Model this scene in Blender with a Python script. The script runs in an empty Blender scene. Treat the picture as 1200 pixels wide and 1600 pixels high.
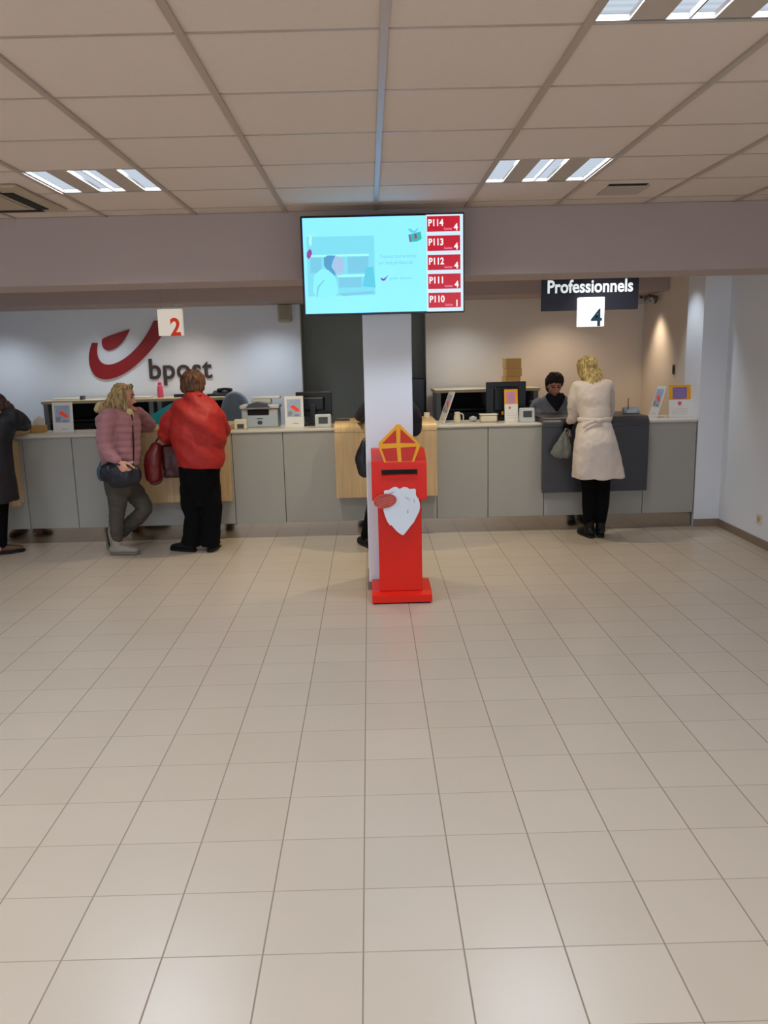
import bpy, bmesh, math, random
from mathutils import Vector, Matrix, noise
random.seed(5)
S = bpy.context.scene
COL = S.collection
PI = math.pi
# ------------------------------------------------------------------ camera
CH = 1.78
F = 1265.0
PPX, PPY = 588.0, 800.0
_p, _r, _y = math.radians(11.10), math.radians(1.43), math.radians(0.25)
_fw = Vector((math.sin(_y)*math.cos(_p), math.cos(_y)*math.cos(_p), -math.sin(_p)))
_rt = Vector((math.cos(_y), -math.sin(_y), 0)); _up = _rt.cross(_fw)
RT = _rt*math.cos(_r) - _up*math.sin(_r)
UP = _rt*math.sin(_r) + _up*math.cos(_r)
cd = bpy.data.cameras.new('camera'); cam = bpy.data.objects.new('camera', cd); COL.objects.link(cam)
cam.matrix_world = Matrix(((RT.x, UP.x, -_fw.x, 0), (RT.y, UP.y, -_fw.y, 0), (RT.z, UP.z, -_fw.z, CH), (0, 0, 0, 1)))
cd.sensor_width = 36; cd.lens = F*36/1600.0; cd.shift_x = (600-PPX)/1600.0
cd.clip_start = .05; cd.clip_end = 60
S.camera = cam
def P(x, y, Y):                      # world point seen at photo pixel (x, y) at distance Y down the hall
    d = RT*((x-PPX)/F) + UP*((PPY-y)/F) + _fw
    t = Y/d.y
    return Vector((d.x*t, Y, CH+d.z*t))
PXM = lambda Y: Y/F                  # metres per pixel at distance Y
# ------------------------------------------------------------------ world, exposure
w = bpy.data.worlds.new('world'); S.world = w; w.use_nodes = True
w.node_tree.nodes['Background'].inputs[0].default_value = (.72, .84, 1, 1)
w.node_tree.nodes['Background'].inputs[1].default_value = 2.9
S.view_settings.view_transform = 'Standard'; S.view_settings.look = 'None'
S.view_settings.exposure = 0.0; S.view_settings.gamma = 1.0
S.view_settings.use_curve_mapping = False
LAMP_K = 35.5        # directional output of the ceiling luminaires
LAMP_BASE = .66
WASH_COOL, WASH_WARM, DOWN_WARM = 38, 34, 80

# ------------------------------------------------------------------ materials
def lin(c):
    return tuple(((v/255)/12.92 if v/255 <= .04045 else ((v/255+.055)/1.055)**2.4) for v in c)
def mat(name, rgb, rough=.6, metal=0, var=.05, scale=14, bump=0, bscale=60, stretch=None, coat=0, emit=0, alpha=1, spec=.5, trans=0, sheen=0, contrast=0):
    m = bpy.data.materials.new(name); m.use_nodes = True
    n = m.node_tree.nodes; l = m.node_tree.links; b = n['Principled BSDF']
    c = lin(rgb)
    b.inputs['Roughness'].default_value = rough; b.inputs['Metallic'].default_value = metal
    b.inputs['Specular IOR Level'].default_value = spec
    b.inputs['Coat Weight'].default_value = coat
    b.inputs['Transmission Weight'].default_value = trans
    b.inputs['Sheen Weight'].default_value = sheen
    b.inputs['Alpha'].default_value = alpha
    tc = n.new('ShaderNodeTexCoord'); mp = n.new('ShaderNodeMapping')
    if stretch: mp.inputs['Scale'].default_value = stretch
    l.new(tc.outputs['Object'], mp.inputs['Vector'])
    nz = n.new('ShaderNodeTexNoise'); nz.inputs['Scale'].default_value = scale; nz.inputs['Detail'].default_value = 4
    l.new(mp.outputs[0], nz.inputs['Vector'])
    mx = n.new('ShaderNodeMix'); mx.data_type = 'RGBA'
    mx.inputs['A'].default_value = tuple(v*(1-var) for v in c)+(1,)
    mx.inputs['B'].default_value = tuple(min(1, v*(1+var)) for v in c)+(1,)
    if contrast:
        rg = n.new('ShaderNodeMapRange'); rg.inputs['From Min'].default_value = .5-contrast; rg.inputs['From Max'].default_value = .5+contrast
        l.new(nz.outputs['Fac'], rg.inputs['Value']); l.new(rg.outputs[0], mx.inputs['Factor'])
    else: l.new(nz.outputs['Fac'], mx.inputs['Factor'])
    l.new(mx.outputs['Result'], b.inputs['Base Color'])
    if emit:
        b.inputs['Emission Strength'].default_value = emit
        l.new(mx.outputs['Result'], b.inputs['Emission Color'])
    if bump:
        n2 = n.new('ShaderNodeTexNoise'); n2.inputs['Scale'].default_value = bscale; n2.inputs['Detail'].default_value = 3
        l.new(mp.outputs[0], n2.inputs['Vector'])
        bp = n.new('ShaderNodeBump'); bp.inputs['Strength'].default_value = bump; bp.inputs['Distance'].default_value = .01
        l.new(n2.outputs['Fac'], bp.inputs['Height']); l.new(bp.outputs[0], b.inputs['Normal'])
    return m
def screen_mat(name, rgb, k=1.0):
    m = bpy.data.materials.new(name); m.use_nodes = True
    n = m.node_tree.nodes; l = m.node_tree.links; b = n['Principled BSDF']
    c = lin(rgb)
    b.inputs['Base Color'].default_value = (.01, .01, .01, 1); b.inputs['Roughness'].default_value = .25
    nz = n.new('ShaderNodeTexNoise'); nz.inputs['Scale'].default_value = 3
    tc = n.new('ShaderNodeTexCoord'); l.new(tc.outputs['Object'], nz.inputs['Vector'])
    mx = n.new('ShaderNodeMix'); mx.data_type = 'RGBA'
    mx.inputs['A'].default_value = tuple(v*.97 for v in c)+(1,); mx.inputs['B'].default_value = tuple(c)+(1,)
    l.new(nz.outputs['Fac'], mx.inputs['Factor']); l.new(mx.outputs['Result'], b.inputs['Emission Color'])
    b.inputs['Emission Strength'].default_value = k
    return m
M = {}
def floor_mat():
    m = bpy.data.materials.new('floor_tiles'); m.use_nodes = True
    n = m.node_tree.nodes; l = m.node_tree.links; b = n['Principled BSDF']
    tc = n.new('ShaderNodeTexCoord'); sp = n.new('ShaderNodeSeparateXYZ'); l.new(tc.outputs['Object'], sp.inputs[0])
    def mth(op, a, b_=None, c=None):
        q = n.new('ShaderNodeMath'); q.operation = op
        for i, v in enumerate((a, b_, c)):
            if v is None: continue
            if isinstance(v, (int, float)): q.inputs[i].default_value = v
            else: l.new(v, q.inputs[i])
        return q.outputs[0]
    def axis(o, off, pitch):
        u = mth('DIVIDE', mth('SUBTRACT', o, off), pitch)
        fr = mth('FRACT', u)
        d = mth('MULTIPLY', mth('SUBTRACT', .5, mth('ABSOLUTE', mth('SUBTRACT', fr, .5))), pitch)   # metres to the nearest joint
        return d, mth('FLOOR', u)
    dx, ix = axis(sp.outputs[0], -.063, .305); dy, iy = axis(sp.outputs[1], 2.152, .295)
    def joint(d, w0, w1):
        r = n.new('ShaderNodeMapRange'); r.inputs['From Min'].default_value = w0; r.inputs['From Max'].default_value = w1
        r.inputs['To Min'].default_value = 1; r.inputs['To Max'].default_value = 0
        l.new(d, r.inputs['Value']); return r.outputs[0]
    gx = joint(dx, .0016, .0034)
    gy = mth('MULTIPLY', joint(dy, .0012, .0028), .7)
    g = mth('MAXIMUM', gx, gy)
    cx = n.new('ShaderNodeCombineXYZ'); l.new(ix, cx.inputs[0]); l.new(iy, cx.inputs[1])
    wn = n.new('ShaderNodeTexWhiteNoise'); wn.noise_dimensions = '2D'; l.new(cx.outputs[0], wn.inputs['Vector'])
    nz = n.new('ShaderNodeTexNoise'); nz.inputs['Scale'].default_value = 3.5; nz.inputs['Detail'].default_value = 5
    l.new(tc.outputs['Object'], nz.inputs['Vector'])
    f = mth('ADD', mth('MULTIPLY', wn.outputs['Value'], .45), mth('MULTIPLY', nz.outputs['Fac'], .5))
    a = lin((190, 174, 154)); c2 = lin((201, 185, 165)); gr = lin((142, 124, 106))
    mx = n.new('ShaderNodeMix'); mx.data_type = 'RGBA'; mx.inputs['A'].default_value = a+(1,); mx.inputs['B'].default_value = c2+(1,)
    l.new(f, mx.inputs['Factor'])
    m2 = n.new('ShaderNodeMix'); m2.data_type = 'RGBA'; m2.inputs['B'].default_value = gr+(1,)
    l.new(mx.outputs['Result'], m2.inputs['A']); l.new(g, m2.inputs['Factor']); l.new(m2.outputs['Result'], b.inputs['Base Color'])
    rr = n.new('ShaderNodeMapRange'); rr.inputs['To Min'].default_value = .30; rr.inputs['To Max'].default_value = .8
    l.new(g, rr.inputs['Value']); l.new(rr.outputs[0], b.inputs['Roughness'])
    bp = n.new('ShaderNodeBump'); bp.inputs['Strength'].default_value = .25; bp.inputs['Distance'].default_value = .003; bp.invert = True
    l.new(g, bp.inputs['Height']); l.new(bp.outputs[0], b.inputs['Normal'])
    return m
def wood_mat(name, c1, c2, rough=.35, vertical=True):
    m = bpy.data.materials.new(name); m.use_nodes = True
    n = m.node_tree.nodes; l = m.node_tree.links; b = n['Principled BSDF']
    tc = n.new('ShaderNodeTexCoord'); mp = n.new('ShaderNodeMapping')
    mp.inputs['Scale'].default_value = (30, 1.2, 1.2) if vertical else (1.2, 30, 30)
    l.new(tc.outputs['Object'], mp.inputs['Vector'])
    nz = n.new('ShaderNodeTexNoise'); nz.inputs['Scale'].default_value = 2.2; nz.inputs['Detail'].default_value = 6; nz.inputs['Distortion'].default_value = .4
    l.new(mp.outputs[0], nz.inputs['Vector'])
    cr = n.new('ShaderNodeValToRGB'); cr.color_ramp.elements[0].position = .35; cr.color_ramp.elements[1].position = .65
    cr.color_ramp.elements[0].color = lin(c1)+(1,); cr.color_ramp.elements[1].color = lin(c2)+(1,)
    l.new(nz.outputs['Fac'], cr.inputs[0]); l.new(cr.outputs[0], b.inputs['Base Color'])
    b.inputs['Roughness'].default_value = rough
    return m
def louvre_mat():
    # reflector louvre: sends most of its light straight down, little sideways
    m = bpy.data.materials.new('louvre_light'); m.use_nodes = True
    n = m.node_tree.nodes; l = m.node_tree.links
    n.clear(); out = n.new('ShaderNodeOutputMaterial'); e = n.new('ShaderNodeEmission')
    g = n.new('ShaderNodeNewGeometry'); vm = n.new('ShaderNodeVectorMath'); vm.operation = 'DOT_PRODUCT'
    l.new(g.outputs['Normal'], vm.inputs[0]); l.new(g.outputs['Incoming'], vm.inputs[1])
    ab = n.new('ShaderNodeMath'); ab.operation = 'ABSOLUTE'; l.new(vm.outputs['Value'], ab.inputs[0])
    pw = n.new('ShaderNodeMapRange'); pw.interpolation_type = 'SMOOTHSTEP'; pw.inputs['From Min'].default_value = .36; pw.inputs['From Max'].default_value = .66; l.new(ab.outputs[0], pw.inputs['Value'])
    bw = n.new('ShaderNodeMath'); bw.operation = 'MULTIPLY_ADD'; bw.inputs[1].default_value = -1.1; bw.inputs[2].default_value = 1.95; l.new(ab.outputs[0], bw.inputs[0])
    pb_ = n.new('ShaderNodeMath'); pb_.operation = 'MULTIPLY'; l.new(pw.outputs[0], pb_.inputs[0]); l.new(bw.outputs[0], pb_.inputs[1])
    ma = n.new('ShaderNodeMath'); ma.operation = 'MULTIPLY_ADD'; ma.inputs[1].default_value = LAMP_K; ma.inputs[2].default_value = LAMP_BASE
    l.new(pb_.outputs[0], ma.inputs[0])
    tc = n.new('ShaderNodeTexCoord'); wv = n.new('ShaderNodeTexWave'); wv.bands_direction = 'Y'; wv.inputs['Scale'].default_value = 7
    l.new(tc.outputs['Object'], wv.inputs['Vector'])
    rg = n.new('ShaderNodeMapRange'); rg.inputs['To Min'].default_value = .9; rg.inputs['To Max'].default_value = 1.08; l.new(wv.outputs['Fac'], rg.inputs['Value'])
    m2 = n.new('ShaderNodeMath'); m2.operation = 'MULTIPLY'; l.new(ma.outputs[0], m2.inputs[0]); l.new(rg.outputs[0], m2.inputs[1])
    l.new(m2.outputs[0], e.inputs['Strength']); e.inputs['Color'].default_value = (.86, .97, 1.12, 1)
    l.new(e.outputs[0], out.inputs['Surface'])
    return m
M['floor'] = floor_mat()
M['ceil'] = mat('ceiling_tile', (216, 198, 182), .9, var=.03, scale=40, bump=.15, bscale=300)
M['tee'] = mat('ceiling_tee', (176, 158, 142), .35, var=.02, spec=.6)
M['wall'] = mat('white_wall_paint', (234, 238, 244), .85, var=.015, scale=3, bump=.05, bscale=120)
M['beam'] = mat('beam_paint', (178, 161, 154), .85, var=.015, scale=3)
M['beige_wall'] = mat('beige_wall_paint', (232, 220, 206), .85, var=.015, scale=3)
M['grey_wall'] = mat('dark_grey_wall', (150, 155, 148), .85, var=.02, scale=3)
M['skirt'] = mat('skirting_tile', (140, 122, 105), .5)
M['panel'] = mat('counter_grey_laminate', (168, 166, 158), .5, var=.015)
M['seam'] = mat('dark_joint', (52, 50, 46), .8)
M['top'] = mat('white_worktop', (214, 208, 196), .3, var=.02)
M['steel'] = mat('brushed_steel', (170, 160, 148), .13, 1, var=.05, scale=5, stretch=(1, 1, 40))
M['wood'] = wood_mat('light_oak', (206, 172, 122), (220, 188, 138))
M['woodtop'] = wood_mat('light_oak_top', (214, 196, 160), (224, 206, 172), .4, False)
M['char'] = mat('charcoal_laminate', (62, 62, 68), .33, var=.03)
M['red'] = mat('red_lacquer', (226, 30, 8), .35, var=.02, spec=.35)
M['slot'] = mat('slot_black', (10, 6, 6), .9)
M['board'] = mat('white_board', (222, 228, 236), .5, var=.02)
M['yellow'] = mat('yellow_paint', (240, 168, 14), .5)
M['redboard'] = mat('red_board', (204, 30, 12), .45)
M['sticker'] = mat('dull_red_sticker', (176, 54, 42), .35)
M['stickedge'] = mat('sticker_edge', (214, 110, 90), .4)
M['black'] = mat('black_plastic', (14, 14, 18), .35, var=.1)
M['blackin'] = mat('black_interior', (9, 10, 18), .7)
M['dgrey'] = mat('dark_grey_plastic', (66, 70, 78), .45)
M['mgrey'] = mat('mid_grey_plastic', (140, 148, 155), .5)
M['lgrey'] = mat('light_grey_plastic', (196, 200, 202), .45)
M['cream'] = mat('cream_plastic', (220, 210, 190), .45)
M['white'] = mat('white_plastic', (232, 232, 228), .4)
M['chair'] = mat('blue_grey_fabric', (134, 154, 172), .8, bump=.2)
M['pink'] = mat('pink_bottle', (238, 88, 118), .35)
M['card'] = mat('cardboard', (200, 158, 96), .8, var=.06)
M['teal'] = mat('teal_plastic', (20, 168, 186), .4)
M['paper'] = mat('paper', (232, 226, 212), .8)
M['bluepaper'] = mat('blue_paper', (176, 196, 220), .8)
M['logored'] = mat('logo_red', (150, 20, 26), .45)
M['logogrey'] = mat('logo_grey', (66, 54, 54), .5)
M['lit2'] = mat('lightbox_warm_white', (236, 226, 210), .4, emit=.42)
M['lit4'] = mat('lightbox_white', (255, 255, 255), .4, emit=.85)
M['signdark'] = mat('sign_slate', (46, 48, 62), .35)
M['num2'] = mat('number_orange', (226, 62, 20), .5, emit=.25)
M['num4'] = mat('number_teal', (22, 70, 92), .5)
M['signtext'] = mat('sign_letters', (240, 250, 255), .5, emit=.6)
M['wire'] = mat('steel_wire', (150, 150, 150), .3, 1)
M['lamp'] = louvre_mat(); M['screen'] = screen_mat('screen_cyan', (140, 240, 255), 1.0)
for n_ in M['screen'].node_tree.nodes:
    if n_.bl_idname == 'ShaderNodeMix': n_.inputs['A'].default_value = (.27, .88, 1.65, 1); n_.inputs['B'].default_value = (.30, .94, 1.75, 1)
M['lamppanel'] = mat('luminaire_panel', (182, 166, 150), .6)
M['lamphouse'] = mat('luminaire_housing', (120, 118, 116), .5)
M['acbody'] = mat('aircon_plastic', (176, 158, 132), .5)
M['tvbody'] = mat('tv_bezel', (8, 8, 14), .2)
# people
M['skin'] = mat('skin', (226, 168, 140), .55, var=.06, scale=20)
M['skin2'] = mat('skin_tan', (220, 158, 134), .55, var=.06, scale=20)
M['blonde'] = mat('blonde_hair', (172, 146, 98), .5, var=.62, contrast=.14, scale=14, stretch=(5, 5, .7), bump=.5, bscale=30)
M['blondegold'] = mat('golden_blonde_hair', (190, 164, 100), .45, var=.5, contrast=.14, scale=14, stretch=(5, 5, .7), bump=.5, bscale=30)
M['brownhair'] = mat('brown_hair', (104, 68, 42), .5, var=.6, contrast=.15, scale=14, stretch=(5, 5, .7), bump=.5, bscale=30)
M['darkhair'] = mat('dark_brown_hair', (42, 24, 24), .65, var=.3, scale=16, stretch=(5, 5, .7), bump=.4, bscale=30)
M['auburn'] = mat('auburn_hair', (58, 26, 24), .45, var=.3, scale=16, stretch=(5, 5, .7), bump=.4, bscale=30)
M['pinkcoat'] = mat('dusty_pink_quilt', (172, 118, 124), .55, var=.08, sheen=.2, bump=.1, bscale=40)
M['fur'] = mat('cream_fur', (222, 204, 160), .95, var=.2, scale=60, bump=.8, bscale=150)
M['redcoat'] = mat('red_jacket_cloth', (178, 34, 29), .65, var=.1, scale=8, bump=.15, bscale=50)
M['blackcloth'] = mat('black_trouser_cloth', (8, 7, 9), .9, spec=.15)
M['olive'] = mat('olive_trouser_cloth', (74, 68, 60), .85, var=.1)
M['greyshoe'] = mat('pale_taupe_shoe', (150, 142, 128), .7)
M['sole'] = mat('rubber_sole', (112, 104, 92), .8)
M['blackshoe'] = mat('black_shoe', (9, 8, 10), .5, spec=.3)
M['brownshoe'] = mat('brown_shoe', (92, 62, 42), .5)
M['coatwhite'] = mat('off_white_coat_cloth', (222, 208, 196), .75, var=.04, bump=.12, bscale=60)
M['navycloth'] = mat('navy_cloth', (30, 30, 42), .8, var=.1)
M['dnavy'] = mat('dark_navy_knit', (14, 16, 34), .85)
M['greycardi'] = mat('slate_grey_knit', (136, 144, 158), .9, bump=.25, bscale=180)
M['darkcoat'] = mat('dark_plum_coat_cloth', (34, 28, 34), .8)
M['jacketblk'] = mat('black_jacket_cloth', (26, 30, 38), .6)
M['bagnavy'] = mat('navy_leather', (24, 26, 38), .4)
M['bagred'] = mat('red_leather', (112, 22, 20), .35, var=.15)
M['bagwine'] = mat('wine_red_leather', (70, 14, 18), .4, var=.15)
M['denim'] = mat('denim_blue_cloth', (66, 92, 118), .8)
M['buckle'] = mat('silver_buckle', (220, 222, 226), .2, .8)
M['plasticbag'] = mat('grey_translucent_plastic', (132, 136, 128), .25, var=.25, alpha=.72, bump=.6, bscale=18)
M['eye'] = mat('eye_dark', (30, 22, 20), .2)
M['lip'] = mat('lips', (168, 84, 78), .5)

# ------------------------------------------------------------------ object helpers
def tag(o, label=None, cat=None, group=None, kind=None):
    if label: o['label'] = label
    if cat: o['category'] = cat
    if group: o['group'] = group
    if kind: o['kind'] = kind
    return o
def empty(name, loc, label=None, cat=None, group=None, rz=0):
    o = bpy.data.objects.new(name, None); COL.objects.link(o); o.location = loc; o.rotation_euler = (0, 0, rz)
    o.empty_display_size = .1
    return tag(o, label, cat, group)
def obj(name, bm, m, parent=None, smooth=False, world=False):
    me = bpy.data.meshes.new(name)
    bmesh.ops.recalc_face_normals(bm, faces=bm.faces)
    bm.to_mesh(me); bm.free()
    o = bpy.data.objects.new(name, me); COL.objects.link(o)
    for k in (m if isinstance(m, (list, tuple)) else [m]): me.materials.append(k)
    if smooth: me.polygons.foreach_set('use_smooth', [True]*len(me.polygons))
    if parent:
        o.parent = parent
        if world:
            root = parent
            off = Vector((0, 0, 0))
            while root: off += root.location; root = root.parent
            me.transform(Matrix.Translation(-off))
    return o
def box(bm, x0, x1, y0, y1, z0, z1, bev=0, seg=2, mi=0):
    vs = [bm.verts.new(v) for v in ((x0, y0, z0), (x1, y0, z0), (x1, y1, z0), (x0, y1, z0), (x0, y0, z1), (x1, y0, z1), (x1, y1, z1), (x0, y1, z1))]
    fs = [bm.faces.new([vs[i] for i in q]) for q in ((0, 3, 2, 1), (4, 5, 6, 7), (0, 1, 5, 4), (1, 2, 6, 5), (2, 3, 7, 6), (3, 0, 4, 7))]
    for f in fs: f.material_index = mi
    if bev:
        es = list({e for f in fs for e in f.edges})
        bmesh.ops.bevel(bm, geom=es, offset=bev, segments=seg, affect='EDGES', profile=.5)
    return vs
def bx(*a, **k):
    bm = bmesh.new(); box(bm, *a, **k); return bm
def struct(name, bm, m):
    o = obj(name, bm, m); o['kind'] = 'structure'; return o
def prism_xz(bm, pts, y0, y1, mi=0):
    a = [bm.verts.new((x, y0, z)) for x, z in pts]; b = [bm.verts.new((x, y1, z)) for x, z in pts]
    fs = [bm.faces.new(a), bm.faces.new(b[::-1])]
    for i in range(len(pts)):
        j = (i+1) % len(pts); fs.append(bm.faces.new((a[i], b[i], b[j], a[j])))
    for f in fs: f.material_index = mi
def prism_yz(bm, pts, x0, x1, mi=0):
    a = [bm.verts.new((x0, y, z)) for y, z in pts]; b = [bm.verts.new((x1, y, z)) for y, z in pts]
    fs = [bm.faces.new(a), bm.faces.new(b[::-1])]
    for i in range(len(pts)):
        j = (i+1) % len(pts); fs.append(bm.faces.new((a[i], b[i], b[j], a[j])))
    for f in fs: f.material_index = mi
def cyl(bm, c, r, z0, z1, n=24, r2=None, mi=0):
    r2 = r if r2 is None else r2
    a = [bm.verts.new((c[0]+r*math.cos(2*PI*i/n), c[1]+r*math.sin(2*PI*i/n), z0)) for i in range(n)]
    b = [bm.verts.new((c[0]+r2*math.cos(2*PI*i/n), c[1]+r2*math.sin(2*PI*i/n), z1)) for i in range(n)]
    fs = [bm.faces.new(a[::-1]), bm.faces.new(b)]+[bm.faces.new((a[i], a[(i+1) % n], b[(i+1) % n], b[i])) for i in range(n)]
    for f in fs: f.material_index = mi
def lathe(bm, c, prof, n=28):
    rings = []
    for r, z in prof:
        rings.append([bm.verts.new((c[0]+max(r, .0005)*math.cos(2*PI*i/n), c[1]+max(r, .0005)*math.sin(2*PI*i/n), c[2]+z)) for i in range(n)])
    for a, b in zip(rings, rings[1:]):
        for i in range(n): bm.faces.new((a[i], a[(i+1) % n], b[(i+1) % n], b[i]))
    bm.faces.new(rings[0][::-1]); bm.faces.new(rings[-1])
def catmull(pts, n):
    out = []
    k = len(pts)
    for i in range(k-1):
        p0 = pts[max(i-1, 0)]; p1 = pts[i]; p2 = pts[i+1]; p3 = pts[min(i+2, k-1)]
        for j in range(n):
            t = j/n
            out.append(.5*((2*p1)+(p2-p0)*t+(2*p0-5*p1+4*p2-p3)*t*t+(3*p1-p0-3*p2+p3)*t**3))
    out.append(pts[-1]); return out
def tube(bm, pts, rad, n=14, sub=4, side=None, caps='round', mi=0):
    """closed limb through pts; rad: r or (ra along side, rb across)"""
    pts = [Vector(p) for p in pts]
    R = [Vector(r if isinstance(r, tuple) else (r, r)) for r in rad]
    if sub > 1 and len(pts) > 2: P_, R_ = catmull(pts, sub), catmull(R, sub)
    else: P_, R_ = pts, R
    T = []
    for i in range(len(P_)):
        T.append((P_[min(i+1, len(P_)-1)]-P_[max(i-1, 0)]).normalized())
    if caps == 'round':
        hp, hr, ht = [], [], []
        r0 = min(R_[0]); r1 = min(R_[-1])
        for a in (85, 60, 30):
            a_ = math.radians(a); hp.append(P_[0]-T[0]*r0*math.sin(a_)); hr.append(R_[0]*math.cos(a_)); ht.append(T[0])
        tp, tr, tt = [], [], []
        for a in (30, 60, 85):
            a_ = math.radians(a); tp.append(P_[-1]+T[-1]*r1*math.sin(a_)); tr.append(R_[-1]*math.cos(a_)); tt.append(T[-1])
        P_ = hp+P_+tp; R_ = hr+R_+tr; T = ht+T+tt
    ref = Vector(side).normalized() if side is not None else None
    rings = []; prev = None
    for p, r, t in zip(P_, R_, T):
        if ref is not None: a = ref - t*ref.dot(t)
        elif prev is None: a = t.orthogonal()
        else: a = prev - t*prev.dot(t)
        if a.length < 1e-4: a = t.orthogonal()
        a.normalize(); b = t.cross(a); prev = a
        rings.append([bm.verts.new(p+a*(r[0]*math.cos(2*PI*i/n))+b*(r[1]*math.sin(2*PI*i/n))) for i in range(n)])
    fs = []
    for a, b in zip(rings, rings[1:]):
        for i in range(n): fs.append(bm.faces.new((a[i], a[(i+1) % n], b[(i+1) % n], b[i])))
    fs.append(bm.faces.new(rings[0][::-1])); fs.append(bm.faces.new(rings[-1]))
    for f in fs: f.material_index = mi
def ell(bm, c, ax, sub=3):
    m = Matrix((ax[0], ax[1], ax[2])).transposed().to_4x4(); m.translation = Vector(c)
    bmesh.ops.create_icosphere(bm, subdivisions=sub, radius=1, matrix=m)
def rings(bm, spec, n=28, yaw=0):
    """loft of horizontal ellipses: (center, rx, ry)"""
    ks = len(spec)
    C = catmull([Vector(s[0]) for s in spec], 5); Rr = catmull([Vector((s[1], s[2])) for s in spec], 5)
    cy, sy = math.cos(yaw), math.sin(yaw); out = []
    for c, r in zip(C, Rr):
        q = []
        for i in range(n):
            a = 2*PI*i/n; x = abs(math.cos(a))**.85*math.copysign(1, math.cos(a))*r[0]; y = abs(math.sin(a))**.85*math.copysign(1, math.sin(a))*r[1]
            q.append(bm.verts.new((c.x+x*cy-y*sy, c.y+x*sy+y*cy, c.z)))
        out.append(q)
    for a, b in zip(out, out[1:]):
        for i in range(n): bm.faces.new((a[i], a[(i+1) % n], b[(i+1) % n], b[i]))
    bm.faces.new(out[0][::-1]); bm.faces.new(out[-1])
def fuse(name, bm, m, parent, voxel=.009, smooth=4, disp=None, world=True):
    """melt overlapping closed shapes into one continuous skin"""
    bmesh.ops.recalc_face_normals(bm, faces=bm.faces)
    me = bpy.data.meshes.new(name+'_raw'); bm.to_mesh(me); bm.free()
    t = bpy.data.objects.new(name+'_raw', me); COL.objects.link(t)
    r = t.modifiers.new('r', 'REMESH'); r.mode = 'VOXEL'; r.voxel_size = voxel
    if smooth:
        s = t.modifiers.new('s', 'SMOOTH'); s.factor = .5; s.iterations = smooth
    dg = bpy.context.evaluated_depsgraph_get()
    out = bpy.data.meshes.new_from_object(t.evaluated_get(dg))
    bpy.data.objects.remove(t); bpy.data.meshes.remove(me)
    out.name = name
    if disp:
        nrm = [v.normal.copy() for v in out.vertices]
        for v, nn in zip(out.vertices, nrm): v.co += nn*disp(v.co, nn)
    out.materials.clear(); out.materials.append(m)
    out.polygons.foreach_set('use_smooth', [True]*len(out.polygons))
    o = bpy.data.objects.new(name, out); COL.objects.link(o)
    if parent:
        o.parent = parent
        off = Vector((0, 0, 0)); q = parent
        while q: off += q.location; q = q.parent
        out.transform(Matrix.Translation(-off))
    return o
def text(name, s, size, m, parent, loc, depth=.002, face='-Y', bold=0, align='LEFT', rz=0, shear=0, sx=1, world=True, spacing=1):
    cu = bpy.data.curves.new(name, 'FONT'); cu.body = s; cu.size = size; cu.extrude = depth/2; cu.offset = bold
    cu.align_x = align; cu.shear = shear; cu.space_character = spacing; cu.resolution_u = 6
    t = bpy.data.objects.new(name+'_t', cu); COL.objects.link(t)
    dg = bpy.context.evaluated_depsgraph_get()
    me = bpy.data.meshes.new_from_object(t.evaluated_get(dg)); bpy.data.objects.remove(t); bpy.data.curves.remove(cu)
    me.name = name
    rot = Matrix.Rotation(PI/2, 4, 'X') @ Matrix.Rotation(rz, 4, 'Z') @ Matrix.Diagonal((sx, 1, 1, 1))
    me.transform(rot); me.transform(Matrix.Translation(Vector(loc)))
    me.materials.clear(); me.materials.append(m)
    o = bpy.data.objects.new(name, me); COL.objects.link(o)
    if parent:
        o.parent = parent; off = Vector((0, 0, 0)); q = parent
        while q: off += q.location; q = q.parent
        me.transform(Matrix.Translation(-off))
    return o

# ------------------------------------------------------------------ room shell
ZC = 2.75; XL, XR = -5.3, 3.45; YB = 9.8; YF = -3.2
struct('floor', bx(XL-.2, XR+.4, YF-.2, 12.2, -.1, 0), M['floor'])
# ceiling: tile grid with openings where units are recessed
CX = [.072+.619*k for k in range(-9, 7)]
CYs = [2.70+.59*k for k in range(-10, 6)]
def cell(x, y): return (round((x-.072)/.619-.5), round((y-2.70)/.59-.5))
LUM = [(-1.47, 4.75, 1), (1.0, 4.75, 1), (1.0, 2.40, 1), (-1.47, 2.40, 0), (-3.95, 4.75, 0), (-3.95, 2.40, 0), (-1.47, .05, 0), (1.0, .05, 0), (-3.95, .05, 0), (-1.47, -2.0, 0), (1.0, -2.0, 0)]  # entries after the fourth are unseen, added to light the hall
lumcells = {cell(x, y) for x, y, v in LUM}
VENT = cell(1.62, 5.35); AC = cell(-2.1, 5.0)
bm = bmesh.new()
xs = [c for c in CX if c > XL and c < XR]; xs = [XL-.2]+xs+[XR+.4]
ysl = [c for c in CYs if c > YF]; ysl = [YF-.2]+ysl+[5.95]
for i in range(len(xs)-1):
    for j in range(len(ysl)-1):
        c = cell((xs[i]+xs[i+1])/2, (ysl[j]+ysl[j+1])/2)
        if c in lumcells or c == VENT: continue
        box(bm, xs[i], xs[i+1], ysl[j], ysl[j+1], ZC, ZC+.02)
box(bm, XL-.2, XR+.4, 5.95, 12.2, ZC, ZC+.02)
bmesh.ops.remove_doubles(bm, verts=bm.verts, dist=.0005)
struct('ceiling', bm, M['ceil'])
struct('ceiling_void', bx(XL-.2, XR+.4, YF-.2, 12.2, ZC+.2, ZC+.25), M['ceil'])
bm = bmesh.new()
for x in xs[1:-1]: box(bm, x-.013, x+.013, YF, 5.86, ZC-.010, ZC+.001)
struct('trim_1', bm, M['tee'])
bm = bmesh.new()
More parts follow.
